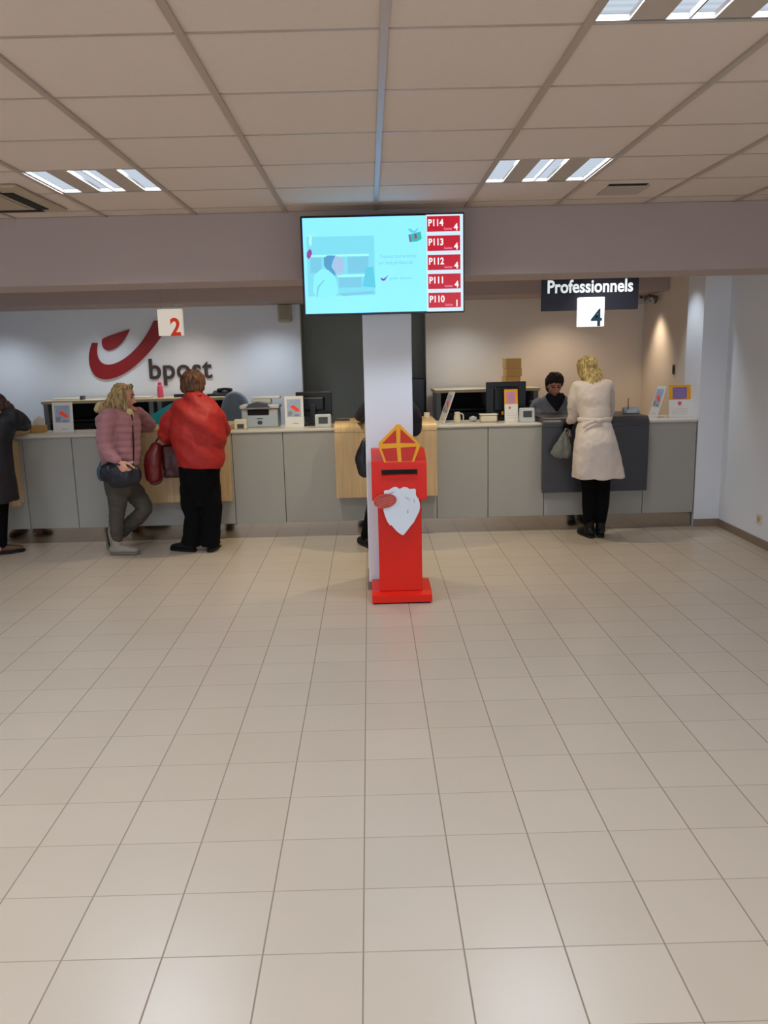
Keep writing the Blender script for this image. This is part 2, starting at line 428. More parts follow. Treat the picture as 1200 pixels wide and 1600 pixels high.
for y in ysl[1:-1]: box(bm, XL, XR, y-.005, y+.005, ZC-.004, ZC+.001)
struct('trim_2', bm, M['tee'])
struct('wall_right', bx(XR, XR+.15, YF, 7.9, 0, ZC), M['wall'])
struct('wall_left', bx(XL-.15, XL, YF, 12, 0, ZC), M['wall'])
bm = bmesh.new(); box(bm, XL, -4.2, YF-.15, YF, 0, ZC); box(bm, 3.0, XR, YF-.15, YF, 0, ZC); box(bm, -4.2, 3.0, YF-.15, YF, 0, .25); box(bm, -4.2, 3.0, YF-.15, YF, 2.45, ZC)
struct('wall_front', bm, M['wall'])
bm = bmesh.new()
for k in range(5): x = -4.2+7.2*k/4; box(bm, max(x-.04, -4.2), min(x+.04, 3.0), YF-.10, YF-.04, .25, 2.45)
box(bm, -4.2, 3.0, YF-.10, YF-.04, .25, .31); box(bm, -4.2, 3.0, YF-.10, YF-.04, 2.39, 2.45)
wf_ = struct('added_window_1', bm, M['dgrey'])
g_ = obj('added_window_pane', bx(-4.16, 2.96, YF-.075, YF-.067, .30, 2.40), mat('added_window_glass', (240, 248, 252), .02, alpha=.08), wf_)
# the hall is closed above and on every other side; cool daylight enters only through the window, unseen and added for light
for q_ in ((XL-.2, XR+.4, 12.15, 12.25, 0, 3.0), (XL-.3, XL-.2, YF-.2, 12.25, 0, 3.0), (XR+.4, XR+.5, YF-.2, 12.25, 0, 3.0)):
    struct('wall_outer', bx(*q_), M['wall'])
struct('wall_nib', bx(3.2, XR+.15, 7.9, 8.3, 0, ZC), M['wall'])
struct('wall_side', bx(3.26, 3.41, 8.3, YB, 0, ZC), M['beige_wall'])
struct('wall_back_left', bx(XL, -.80, YB, YB+.15, 0, ZC), M['wall'])
struct('wall_back_right', bx(.68, 3.41, YB, YB+.15, 0, ZC), M['beige_wall'])
struct('wall_recess', bx(-1.4, 1.4, 10.25, 10.4, 0, ZC), M['grey_wall'])
struct('wall_recess_left', bx(-.95, -.80, YB+.15, 10.25, 0, ZC), M['grey_wall'])
struct('wall_recess_right', bx(.68, .83, YB+.15, 10.25, 0, ZC), M['grey_wall'])
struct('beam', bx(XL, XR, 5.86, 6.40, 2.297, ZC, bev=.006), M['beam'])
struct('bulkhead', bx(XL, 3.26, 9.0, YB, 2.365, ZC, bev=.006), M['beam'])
struct('baseboard_right', bx(XR-.012, XR, YF, 7.9, 0, .075), M['skirt'])
struct('baseboard_nib', bx(3.2, XR-.012, 7.888, 7.9, 0, .075), M['skirt'])
struct('column', bx(-.041, .313, 6.0, 6.38, 0, 2.297, bev=.008), M['wall'])
struct('baseboard_column', bx(-.053, .325, 5.99, 6.39, 0, .06), M['skirt'])

# ------------------------------------------------------------------ ceiling luminaires
def luminaire(cx, cy, label, first):
    c = cell(cx, cy); x0 = .072+.619*c[0]+.013; x1 = .072+.619*(c[0]+1)-.013; y0 = 2.70+.59*c[1]+.006; y1 = y0+.578
    X, Y = (x0+x1)/2, (y0+y1)/2; hx, hy = (x1-x0)/2, (y1-y0)/2
    t = empty('ceiling_luminaire', (X, Y, ZC), label, 'ceiling light', 'louvred ceiling luminaires')
    bm = bmesh.new()
    box(bm, -hx, hx, -hy, hy, .09, .10); box(bm, -hx, -hx+.006, -hy, hy, 0, .09); box(bm, hx-.006, hx, -hy, hy, 0, .09)
    box(bm, -hx, hx, -hy, -hy+.008, 0, .09); box(bm, -hx, hx, hy-.008, hy, 0, .09)
    obj('housing', bm, M['lamphouse'], t)
    for a, b in ((-.185, -.075), (.075, .185)):
        obj('perforated_panel', bx(a, b, -hy+.008, hy-.008, .001, .006), M['lamppanel'], t)
    for a, b in ((-hx+.008, -.187), (-.073, -.002), (.002, .073), (.187, hx-.008)):
        bm = bmesh.new(); bm.faces.new([bm.verts.new(v) for v in ((a, -hy+.01, .02), (a, hy-.01, .02), (b, hy-.01, .02), (b, -hy+.01, .02))])
        obj('light_louvre', bm, M['lamp'], t)
    bm = bmesh.new()
    obj('centre_bar', bx(-.003, .003, -hy+.01, hy-.01, .002, .02), M['lamphouse'], t)
    return t
names = ['three-strip ceiling luminaire at left, beside the air conditioner', 'three-strip ceiling luminaire at right, above and left of the slate counter sign',
         'near ceiling luminaire cut by the top right corner of the photo']
for i, (x, y, v) in enumerate(LUM):
    lab = names[i] if i < 3 else ['three-strip luminaire above the left foreground, out of the photo', 'added unseen three-strip luminaire high over the far left of the hall', 'added unseen luminaire second back on the far left of the hall',
        'added unseen luminaire over the camera on the left', 'added unseen luminaire over the camera on the right', 'added unseen luminaire third back on the far left', 'added unseen luminaire behind the camera on the left', 'added unseen luminaire behind the camera on the right'][i-3]
    luminaire(x, y, lab, i == 0)
# air conditioner cassette
t = empty('air_conditioner', (-2.33, 5.16, ZC), 'beige ceiling air conditioner cassette with dark slots at the left edge', 'air conditioner')
bm = bmesh.new(); a = .40
box(bm, -a, a, -a, a, -.022, 0, bev=.01)
obj('faceplate', bm, M['acbody'], t)
obj('intake_grille', bx(-.22, .22, -.22, .22, -.03, -.021, bev=.004), M['acbody'], t)
for k, q in enumerate(((.25, .325, -.26, .27), (-.325, -.25, -.27, .27), (-.27, .27, .29, .345), (-.27, .27, -.345, -.29))):
    obj('air_slot', bx(q[0], q[1], q[2], q[3], -.026, -.0205), M['slot'], t)
# ceiling air vent
c = VENT; vx = .072+.619*(c[0]+.5); vy = 2.70+.59*(c[1]+.5)
t = empty('ceiling_vent', (vx, vy, ZC), 'square ceiling air diffuser with a dark slot near the right luminaire', 'vent')
obj('faceplate', bx(-.295, .295, -.285, .285, -.003, .006), M['ceil'], t)
bm = bmesh.new()
box(bm, -.13, .13, -.13, .13, -.012, -.004, bev=.003)
obj('diffuser_plate', bm, M['lamppanel'], t)
obj('air_gap', bx(-.14, .10, -.19, -.135, -.0045, -.0032), M['slot'], t)
# downlights behind the beam (lamp and its fitting in one builder)
def downlight(x, y, z, target, watts, col, angle, label, blend=.5, size=.03):
    t = empty('recessed_downlight', (x, y, z), label, 'downlight', 'small downlights behind the beam')
    bm = bmesh.new(); n = 24
    lathe(bm, (0, 0, 0), [(.052, 0), (.055, -.006), (.045, -.008), (.038, .0), (.036, .0)])
    obj('bezel', bm, M['lgrey'], t, True)
    ld = bpy.data.lights.new('downlight_lamp', 'SPOT'); ld.energy = watts; ld.color = col; ld.spot_size = math.radians(angle); ld.spot_blend = blend
    ld.shadow_soft_size = size
    lo = bpy.data.objects.new('downlight_lamp', ld); COL.objects.link(lo); lo.parent = t; lo.location = (0, 0, -.02)
    d = Vector(target)-Vector((x, y, z-.02)); lo.rotation_euler = d.to_track_quat('-Z', 'Y').to_euler()
cool = (.80, .90, 1.0); neutral = (1, .93, .86); warm = (1, .80, .58); yel = (1, .89, .64)
for i, (x, c, k, lab) in enumerate(((-4.25, cool, 1, 'at the far left'), (-3.05, cool, .8, 'over the left cabinets'), (-2.1, neutral, .8, 'over the pink bottle'), (-1.15, cool, 1.25, 'over the printer'), (1.05, cool, .95, 'right of the column'), (2.2, warm, 1.1, 'behind the slate sign'))):
    downlight(x, 9.24, 2.364, (x, 9.40, 0), WASH_COOL*k, c, 134, 'small downlight in the bulkhead washing the back wall ' + lab, 1.0, .14)
for x, lab in ((-.75, 'left of the column'), (.85, 'right of the column')):
    downlight(x, 7.15, ZC, (x, 7.35, 0), DOWN_WARM, yel, 105, 'yellowish downlight over the counter front ' + lab, .8)
downlight(-2.7, 7.15, ZC, (-2.7, 7.5, 0), 16, neutral, 105, 'downlight over the women in pink and red', .8)
downlight(2.2, 7.15, ZC, (2.2, 7.6, 0), 26, neutral, 100, 'downlight over the woman in the off-white coat', .8)

downlight(2.75, 8.1, ZC, (3.2, 8.1, 1.3), 30, cool, 60, 'added cool downlight to brighten the wall end beside the counter', .8, .04)  # extra lamp, added to brighten the left face of the nib
# small spot on the side wall
sp = empty('wall_spotlight', (3.19, 9.30, 2.363), 'small metal spotlight under the ceiling of the right alcove', 'spotlight')
bm = bmesh.new(); tube(bm, [(0, 0, 0), (0, -.02, -.05)], [.012, .012], sub=1); obj('bracket', bm, M['lgrey'], sp, True)
bm = bmesh.new(); tube(bm, [(-.07, -.02, -.05), (.03, -.02, -.075)], [.04, .045], sub=1, n=20, caps='flat'); obj('lamp_head', bm, M['wire'], sp, True)
ld = bpy.data.lights.new('spot_lamp', 'SPOT'); ld.energy = 26; ld.color = warm; ld.spot_size = math.radians(88); ld.spot_blend = 1; ld.shadow_soft_size = .06
lo = bpy.data.objects.new('spot_lamp', ld); COL.objects.link(lo); lo.parent = sp; lo.location = (-.16, -.05, -.10)
lo.rotation_euler = (Vector((3.28, 9.2, .9))-Vector((3.07, 9.28, 2.24))).to_track_quat('-Z', 'Y').to_euler()

# ------------------------------------------------------------------ counter
ct = empty('service_counter', (0, 8.2, 0), 'long grey panelled service counter with white top and steel plinth', 'counter')
CF = 7.9
def cw(name, bm, m, **k): return obj(name, bm, m, ct, world=True, **k)
cw('carcass', bx(XL+.005, 3.19, CF+.02, 8.42, .15, 1.03), M['dgrey'])
seams = [XL+.005, -4.43, -3.40, -2.92, -2.30, -1.36, -.861, -.02, .64, 1.145, 1.70, 2.68, 3.19]
for a, b in zip(seams, seams[1:]):
    cw('front_panel', bx(a+.003, b-.003, CF, CF+.019, .149, 1.045, bev=.002, seg=1), M['panel'])
cw('plinth', bx(XL+.005, 3.17, CF+.012, 8.40, 0, .147), M['steel'])
cw('worktop', bx(XL+.005, 3.195, CF-.012, 8.46, 1.046, 1.075, bev=.008), M['top'])
def station(x0, x1, m, name, label):
    t = empty(name, ((x0+x1)/2, 7.9, 0), label, 'counter', 'customer stations on the counter')
    r = .075; zt = 1.125; yf = 7.775; prof = []
    for k in range(9):
        a = PI/2*k/8; prof.append((yf+r-r*math.sin(a), zt-r+r*math.cos(a)))
    th = .045
    inner = [(yf+th+(r-th)*(1-math.sin(PI/2*k/4)) if False else yf+r-(r-th)*math.sin(PI/2*k/4), zt-r+(r-th)*math.cos(PI/2*k/4)) for k in range(5)]
    # top slab with rounded nose
    bm = bmesh.new(); prism_yz(bm, [(8.45, zt)]+prof[:]+[(yf, zt-r-.01), (yf+th, zt-r-.01)]+inner[::-1]+[(8.45, zt-th)], x0, x1)
    obj('top_board', bm, m[1], t, world=True)
    obj('front_board', bx(x0, x1, yf+.002, yf+th, .40, zt-r-.011, bev=.003), m[0], t, world=True)
    obj('side_cheek', bx(x0+.01, x0+.03, yf+th, CF-.001, .42, zt-r-.02), m[0], t, world=True)
    obj('side_cheek', bx(x1-.03, x1-.01, yf+th, CF-.001, .42, zt-r-.02), m[0], t, world=True)
W2 = (M['wood'], M['wood'])
station(-4.43, -3.43, W2, 'counter_station', 'light wood counter station at the far left edge, under the black-jacketed customer')
station(-2.37, -1.37, W2, 'counter_station', 'light wood counter station in front of the woman in the red jacket')
station(-.35, .635, W2, 'counter_station', 'light wood counter station behind the white column')
station(1.66, 2.68, (M['char'], M['char']), 'counter_station', 'charcoal counter station in front of the woman in the off-white coat')

# ------------------------------------------------------------------ television
tx0, tx1, tz0, tz1, ty = -.43, .652, 2.035, 2.675, 5.60
tv = empty('television', ((tx0+tx1)/2, ty, (tz0+tz1)/2), 'wide flat screen showing cyan advert and red ticket numbers on the column', 'television')
obj('casing', bx(tx0, tx1, ty, ty+.045, tz0, tz1, bev=.004), M['tvbody'], tv, world=True)
obj('wall_bracket', bx(0, .22, ty+.045, 5.859, 2.32, 2.55, bev=.004), M['black'], tv, world=True)
W, Hh = tx1-tx0, tz1-tz0
K = 1.0
def SX(px): return tx0+(px-75)/(1102-75)*W
def SZ(py): return tz1-(py-108)/(722-108)*Hh
obj('screen', bx(tx0+.014, tx1-.014, ty-.002, ty, tz0+.014, tz1-.014), M['screen'], tv, world=True)
def sb(name, a, b, c, d, m, lay, par=tv):
    return obj(name, bx(SX(a), SX(b), ty-.002-.0007*lay, ty-.002, SZ(d), SZ(c)), m, par, world=True)
SM = {k: screen_mat('screen_'+k, v, 1.0) for k, v in dict(pale=(214, 240, 255), red=(196, 8, 40), white=(250, 250, 255), photo=(128, 226, 246), shelf=(168, 255, 255), box=(122, 206, 234), skin=(168, 200, 236), hair=(84, 160, 206), laptop=(92, 208, 234), yel=(176, 255, 240), green=(50, 190, 170), purple=(150, 70, 160), txt=(120, 200, 205), pinkt=(240, 140, 180), plum=(120, 80, 150), shirt=(140, 246, 252)).items()}
sb('ticket_column', 868-6, 1094, 118, 712, SM['pale'], 1)
def sblob(name, pts, m, lay):
    bm = bmesh.new(); prism_xz(bm, [(SX(x), SZ(y)) for x, y in pts], ty-.002-.0007*lay, ty-.002); return obj(name, bm, m, tv, world=True)
pic = sb('advert_photo', 110, 535, 235, 600, SM['photo'], 1)
sb('pictured_shelf', 135, 500, 345, 358, SM['shelf'], 2); sb('pictured_shelf', 300, 500, 470, 484, SM['shelf'], 2)
sb('pictured_box', 130, 200, 362, 455, SM['box'], 2); sb('pictured_box', 365, 495, 362, 462, SM['box'], 2); sb('pictured_box', 305, 450, 488, 550, SM['box'], 2)
sblob('pictured_face', [(270, 365), (300, 355), (335, 370), (345, 410), (335, 450), (315, 475), (290, 465), (272, 430)], SM['skin'], 3)
sblob('pictured_hair', [(215, 365), (240, 350), (290, 352), (272, 385), (262, 420), (285, 455), (290, 520), (270, 480), (235, 440), (215, 410)], SM['hair'], 4)
sblob('pictured_shirt', [(150, 470), (200, 430), (240, 438), (285, 480), (298, 545), (300, 575), (270, 612), (160, 615), (140, 560)], SM['shirt'], 5)
sblob('pictured_sleeve_fold', [(170, 540), (215, 495), (218, 500), (180, 545), (165, 610), (160, 600)], SM['box'], 6)
sblob('pictured_laptop', [(480, 430), (525, 425), (538, 555), (455, 545)], SM['laptop'], 3)
sblob('pictured_desk', [(300, 585), (520, 575), (535, 590), (330, 603)], SM['box'], 3)
sblob('gift_icon', [(750, 235), (828, 218), (834, 262), (805, 278), (757, 280)], SM['green'], 2)
sblob('gift_ribbon', [(752, 240), (762, 238), (768, 280), (757, 280)], SM['purple'], 3)
sblob('gift_ribbon', [(785, 232), (800, 230), (806, 258), (790, 262)], SM['purple'], 3)
sblob('gift_bow', [(748, 203), (762, 198), (785, 215), (815, 196), (808, 212), (788, 226), (766, 222)], SM['laptop'], 3)
sblob('side_figure', [(125, 260), (135, 215), (145, 235), (142, 290), (128, 285)], SM['yel'], 2)
sblob('side_figure', [(110, 330), (130, 305), (143, 325), (140, 350), (120, 370), (108, 355)], SM['purple'], 2)
sblob('tick_mark', [(572, 492), (580, 500), (592, 500), (620, 478), (598, 512), (582, 514), (570, 502)], SM['plum'], 2)
pxw = W/(1102-75)
text('advert_line', "Trouvez tout endroits", 30*pxw, SM['txt'], tv, (SX(566), ty-.003, SZ(374)), .001, sx=.86)
text('advert_line', "sur bizz.partizon.be", 30*pxw, SM['txt'], tv, (SX(560), ty-.003, SZ(412)), .001, sx=.92)
text('advert_line', "guide  express", 24*pxw, SM['txt'], tv, (SX(628), ty-.003, SZ(506)), .001)
for i, (s, n) in enumerate((('P114', '4'), ('P113', '4'), ('P112', '4'), ('P111', '4'), ('P110', '1'))):
    y0 = 128+117*i
    q = sb('ticket_cell', 868+i, 1074+i, y0, y0+93, SM['red'], 2)
    text('ticket_number', s, 56*pxw, SM['white'], q, (SX(874+i), ty-.0036, SZ(y0+58)), .001, bold=.0018, sx=.86)
    text('desk_number', n, 56*pxw, SM['white'], q, (SX(1036+i), ty-.0036, SZ(y0+86)), .001, bold=.0018, sx=.9)
    text('small_caption', 'Guichet', 20*pxw, SM['pinkt'], q, (SX(972+i), ty-.0036, SZ(y0+83)), .001, sx=.8, bold=.0004)

# ------------------------------------------------------------------ letterbox with mitre and beard
lb = empty('letterbox', (.195, 5.75, 0), 'red free-standing letterbox wearing a mitre and white beard', 'letterbox')
def L(name, bm, m, par=None, **k): return obj(name, bm, m, par or lb, world=True, **k)
bm = bmesh.new(); prism_yz(bm, [(5.60, .012), (5.60, .065), (5.635, .085), (5.97, .085), (5.97, .012)], -.02, .412); L('base', bm, M['red'])
L('foot_pad', bx(-.005, .397, 5.615, 5.965, 0, .012), M['slot'])
L('pedestal', bx(.037, .346, 5.645, 5.93, .085, .80, bev=.006), M['red'])
bm = bmesh.new(); prism_yz(bm, [(5.585, .762), (5.585, 1.03), (5.59, 1.037), (5.84, 1.098), (5.93, 1.098), (5.93, .762)], -.003, .383)
bmesh.ops.bevel(bm, geom=[e for e in bm.edges], offset=.004, segments=2, affect='EDGES')
bx_ = L('head_box', bm, M['red'])
a, b = P(596, 734, 5.585), P(652, 741, 5.585)
L('slot', bx(a.x, b.x, 5.580, 5.590, b.z+.003, a.z-.002), M['slot'], bx_)
bm = bmesh.new(); prism_yz(bm, [(5.586, b.z), (5.57, b.z-.010), (5.57, b.z-.014), (5.586, b.z-.008)], a.x, b.x); L('slot_lip', bm, M['red'], bx_)
# mitre: tapered foot, wide shoulders, point on top
def px2(pts, Y, ox=540, oy=620, s=4.705): return [(P(ox+x/s, oy+y/s, Y).x, P(ox+x/s, oy+y/s, Y).z) for x, y in pts]
mo = px2([(285, 487), (243, 370), (243, 340), (375, 203), (400, 203), (543, 345), (543, 372), (500, 484)], 5.592)
bm = bmesh.new(); prism_xz(bm, mo, 5.588, 5.596); mt = L('mitre', bm, M['yellow'])
for q in ([(298, 475), (264, 382), (375, 375), (384, 475)], [(268, 345), (370, 240), (374, 338)], [(404, 236), (516, 340), (402, 338)], [(406, 374), (520, 366), (488, 473), (412, 475)]):
    bm = bmesh.new(); prism_xz(bm, px2(q, 5.586), 5.5855, 5.5885); L('mitre_field', bm, M['redboard'], mt)
# beard: scalloped white cutout
bo = [(266, 95), (300, 82), (370, 75), (420, 40), (470, 15), (530, 15), (570, 38), (595, 55), (620, 38), (680, 12), (745, 20), (800, 55), (850, 55), (905, 45), (932, 75), (928, 150), (940, 200), (985, 260), (1012, 340), (1018, 440), (995, 530), (940, 640), (890, 740), (830, 810), (770, 890), (700, 980), (660, 1015), (600, 985), (520, 920), (435, 820), (420, 800), (400, 818), (340, 740), (290, 620), (255, 500), (262, 400), (300, 300), (330, 200), (270, 150)]
bb = px2(bo, 5.572, 580, 760, 13.333)
bm = bmesh.new(); prism_xz(bm, bb, 5.568, 5.576); bd = L('beard', bm, M['board'])
bm = bmesh.new()
for q in ([(700, 220), (790, 260), (830, 300), (795, 275), (710, 240)], [(880, 230), (905, 300), (900, 360), (890, 300)], [(760, 470), (775, 540), (760, 570), (750, 520)], [(370, 150), (470, 110), (500, 105), (460, 130), (390, 165)]):
    prism_xz(bm, px2(q, 5.567, 580, 760, 13.333), 5.5665, 5.5682)
L('curl_line', bm, M['mgrey'], bd)
n = 40
def ellp(cx, cy, a, b, rot): return [(cx+a*math.cos(t)*math.cos(rot)-b*math.sin(t)*math.sin(rot), cy+a*math.cos(t)*math.sin(rot)+b*math.sin(t)*math.cos(rot)) for t in [2*PI*i/n for i in range(n)]]
bm = bmesh.new(); prism_xz(bm, px2(ellp(290, 305, 245, 150, -.2), 5.564, 580, 760, 13.333), 5.5625, 5.5655); st = L('oval_sticker', bm, M['stickedge'])
bm = bmesh.new(); prism_xz(bm, px2(ellp(290, 305, 228, 135, -.2), 5.562, 580, 760, 13.333), 5.5612, 5.5625); L('sticker_face', bm, M['sticker'], st)
bm = bmesh.new()
for k in range(6):
    y = 225+32*k; w_ = 150 if k in (0, 5) else 185
    prism_xz(bm, px2([(290-w_, y+12+w_*.18-5), (290+w_, y+12-w_*.2-5), (290+w_, y+12-w_*.2+5), (290-w_, y+12+w_*.18+5)], 5.561, 580, 760, 13.333), 5.5605, 5.5612)
L('printed_lines', bm, M['stickedge'], st)

# ------------------------------------------------------------------ hanging number signs
def wire(t, x, y, z0, z1=ZC-.0):
    bm = bmesh.new(); cyl(bm, (x, y), .0015, z0, z1, 6); obj('hanging_wire', bm, M['wire'], t, world=True)
a, b = P(245, 483, 7.6), P(286, 524, 7.6)
s2 = empty('number_sign', ((a.x+b.x)/2, 7.6, b.z), 'white hanging sign with orange number 2 over the counter', 'sign', 'hanging number signs')
obj('light_box', bx(a.x, b.x, 7.6, 7.66, b.z, a.z, bev=.004), M['lit2'], s2, world=True)
q = P(286, 524, 7.6); text('number', '2', .215, M['num2'], s2, (b.x-.112, 7.599, b.z+.004), .003, bold=.006, sx=.9)
wire(s2, a.x+.03, 7.63, a.z); wire(s2, b.x-.03, 7.63, a.z)
a, b = P(847, 434, 7.62), P(997, 481, 7.62)
s3 = empty('hanging_sign', ((a.x+b.x)/2, 7.62, b.z), 'slate hanging sign reading Professionnels in white letters', 'sign')
obj('board', bx(a.x, b.x, 7.62, 7.66, b.z-.01, a.z+.01, bev=.004), M['signdark'], s3, world=True)
text('lettering', 'Professionnels', .158, M['signtext'], s3, (a.x+.045, 7.618, P(857, 458, 7.62).z), .003, bold=.0035, sx=.86)
wire(s3, a.x+.06, 7.64, a.z); wire(s3, b.x-.06, 7.64, a.z)
a, b = P(903, 465, 7.58), P(943, 510, 7.58)
s4 = empty('number_sign', ((a.x+b.x)/2, 7.58, b.z), 'bright white sign with dark number 4 under the slate sign', 'sign', 'hanging number signs')
obj('light_box', bx(a.x, b.x, 7.56, 7.615, b.z, a.z, bev=.006), M['lit4'], s4, world=True)
text('number', '4', .215, M['num4'], s4, (b.x-.122, 7.559, b.z+.006), .003, bold=.004, sx=.95)

# ------------------------------------------------------------------ wall emblem and lettering
def WL(px, py): v = P(px, py, YB-.02); return (v.x, v.z)
def bez(p0, p1, p2, p3, n=12): return [tuple((1-t)**3*p0[i]+3*(1-t)**2*t*p1[i]+3*(1-t)*t*t*p2[i]+t**3*p3[i] for i in (0, 1)) for t in [k/n for k in range(n)]]
def zc_(x, y): return (120+x/5., 460+y/5.)
cur = []
cur += bez((120, 378), (85, 460), (85, 560), (135, 625)) + bez((135, 625), (175, 675), (245, 668), (300, 650)) + bez((300, 650), (430, 605), (560, 470), (665, 320), 20)
cur += bez((665, 320), (690, 280), (705, 235), (715, 195)) + [(715, 193), (600, 208)]
cur += bez((600, 208), (560, 300), (490, 410), (400, 480), 16) + bez((400, 480), (330, 535), (250, 570), (195, 535)) + bez((195, 535), (150, 500), (150, 430), (165, 362))
em = empty('wall_emblem', Vector((*[0, 0],))if False else Vector((WL(200, 550)[0], YB-.02, WL(200, 550)[1])), 'large dark red swoosh emblem on the white back wall', 'wall emblem')
bm = bmesh.new(); prism_xz(bm, [WL(*zc_(*q)) for q in cur], YB-.025, YB-.001); obj('large_swoosh', bm, M['logored'], em, world=True)
cur = bez((200, 348), (185, 395), (210, 435), (245, 438)) + bez((245, 438), (310, 435), (375, 365), (410, 275)) + [(410, 272)] + bez((410, 272), (340, 295), (260, 315), (200, 348))
bm = bmesh.new(); prism_xz(bm, [WL(*zc_(*q)) for q in cur], YB-.025, YB-.001); obj('small_swoosh', bm, M['logored'], em, world=True)
a = P(232, 592, YB-.02)
tx = text('wall_lettering', 'bpost', .335, M['logogrey'], None, (a.x, YB-.012, a.z), .02, bold=.005, sx=.94, rz=-.006, spacing=1.06)
tag(tx, 'dark grey raised word bpost on the white back wall', 'lettering')

# ------------------------------------------------------------------ low cabinets behind
def cabinet(x0, x1, ztop, label, divs, topover=.02, yf=9.2):
    t = empty('low_cabinet', ((x0+x1)/2, (yf+9.75)/2, 0), label, 'cabinet', 'low open cabinets along the back wall')
    o = lambda n, b, m: obj(n, b, m, t, world=True)
    o('top_board', bx(x0-topover, x1+topover, yf-.01, 9.75, ztop-.035, ztop, bev=.004), M['woodtop'])
    o('end_panel', bx(x0, x0+.05, yf, 9.75, 0, ztop-.036), M['mgrey']); o('end_panel', bx(x1-.05, x1, yf, 9.75, 0, ztop-.036), M['mgrey'])
    o('back_board', bx(x0+.051, x1-.051, 9.70, 9.74, 0, ztop-.036), M['blackin'])
    for z in (.05, .55, ztop-.24): o('shelf', bx(x0+.051, x1-.051, yf+.06, 9.69, z, z+.02), M['black'])
    for d in divs: o('divider', bx(d-.03, d+.03, yf+.002, 9.69, 0, ztop-.037), M['mgrey'])
    o('shutter', bx(x0+.051, x1-.051, yf+.03, yf+.05, .07, ztop-.26), M['black'])
    return t
cabinet(-3.675, -2.44, 1.34, 'low cabinet with light wood top and black interior, left of the pink jacket', [])
cabinet(-2.395, -1.55, 1.34, 'low cabinet with light wood top behind the woman in red', [])
cabinet(.75, 1.90, 1.355, 'low cabinet with pale top and black shutters behind the right monitor', [1.35])

# ------------------------------------------------------------------ desk things
ZT = 1.075
def monitor(x0, x1, y, z0, z1, label, tilt=0, rz=0, note=False):
    cx = (x0+x1)/2
    t = empty('computer_monitor', (cx, y, ZT if y < 8.47 else .75), label, 'monitor', 'computer monitors seen from behind', rz=rz)
    base = t.location.z
    hw = (x1-x0)/2
    bm = bmesh.new(); box(bm, -hw, hw, .0, .022, z0-base, z1-base, bev=.006)
    obj('screen_panel', bm, M['black'], t)
    bm = bmesh.new(); box(bm, -hw*.62, hw*.62, -.03, .001, z0-base+.06, z1-base-.05, bev=.018); obj('rear_hump', bm, M['black'], t)
    bm = bmesh.new(); box(bm, -.03, .03, -.055, -.028, .01, (z0+z1)/2-base, bev=.006); obj('stand', bm, M['black'], t)
    bm = bmesh.new(); box(bm, -.12, .12, -.13, .1, 0, .014, bev=.005); obj('stand_foot', bm, M['black'], t)
    if note:
        obj('yellow_tag', bx(-.05, -.01, -.036, -.031, z0-base+.03, z0-base+.065), M['yellow'], t)
    return t
desk = empty('back_desk', (-.55, 8.75, 0), 'pale clerk desk behind the counter by the left monitor', 'desk', 'clerk desks')
def mkdesk(x0, x1, label, first=None):
    t = first or empty('back_desk', ((x0+x1)/2, 8.75, 0), label, 'desk', 'clerk desks')
    t.location.x = (x0+x1)/2
    obj('desk_top', bx(x0, x1, 8.47, 9.08, .725, .75, bev=.004), M['top'], t, world=True)
    for x in (x0+.04, x1-.08): obj('leg_panel', bx(x, x+.04, 8.5, 9.05, 0, .724), M['mgrey'], t, world=True)
mkdesk(-1.2, -.2, '', desk)
mkdesk(1.0, 1.6, 'pale clerk desk behind the counter by the right monitor')
monitor(-.76, -.39, 8.32, 1.16, 1.41, 'black monitor seen from behind, left of the column', rz=-.12)
monitor(1.19, 1.60, 8.36, 1.10, 1.46, 'large black monitor seen from behind, below the cardboard boxes', note=True)
# multifunction printer
a, b = P(380, 664, 8.3), P(437, 618, 8.3)
pr = empty('office_printer', ((a.x+b.x)/2, 8.28, ZT), 'grey and white multifunction office printer on the counter', 'printer')
hw = (b.x-a.x)/2
obj('body', bx(-hw+.01, hw-.01, -.13, .15, 0, .185, bev=.012), mat('printer_grey', (176, 188, 198), .45), pr)
obj('output_slot', bx(-hw+.075, hw-.10, -.134, -.12, .125, .18), M['slot'], pr)
bm = bmesh.new(); prism_xz(bm, [(-hw+.06, .20), (-hw+.09, .235), (-.02, .255), (hw-.12, .238), (hw-.08, .20)], -.16, -.05); obj('control_panel', bm, M['dgrey'], pr)
obj('scanner_lid', bx(-hw-.005, hw+.005, -.145, .15, .187, .225, bev=.012), M['lgrey'], pr)
obj('document_feeder', bx(-hw+.1, hw-.09, -.02, .13, .226, .275, bev=.014), M['lgrey'], pr)
obj('paper_tray', bx(-hw+.1, hw+.0, .02, .13, .277, .30, bev=.008), M['white'], pr)
bm = bmesh.new(); bmesh.ops.create_uvsphere(bm, u_segments=16, v_segments=8, radius=1, matrix=Matrix.Translation((-.0, -.131, .05)) @ Matrix.Diagonal((.026, .008, .02, 1)))
obj('tray_handle', bm, M['dgrey'], pr, True)
obj('maker_mark', bx(-.03, .03, -.132, -.13, .085, .095), M['dgrey'], pr)
obj('yellow_label', bx(hw-.085, hw-.04, -.1325, -.13, .165, .176), M['yellow'], pr)
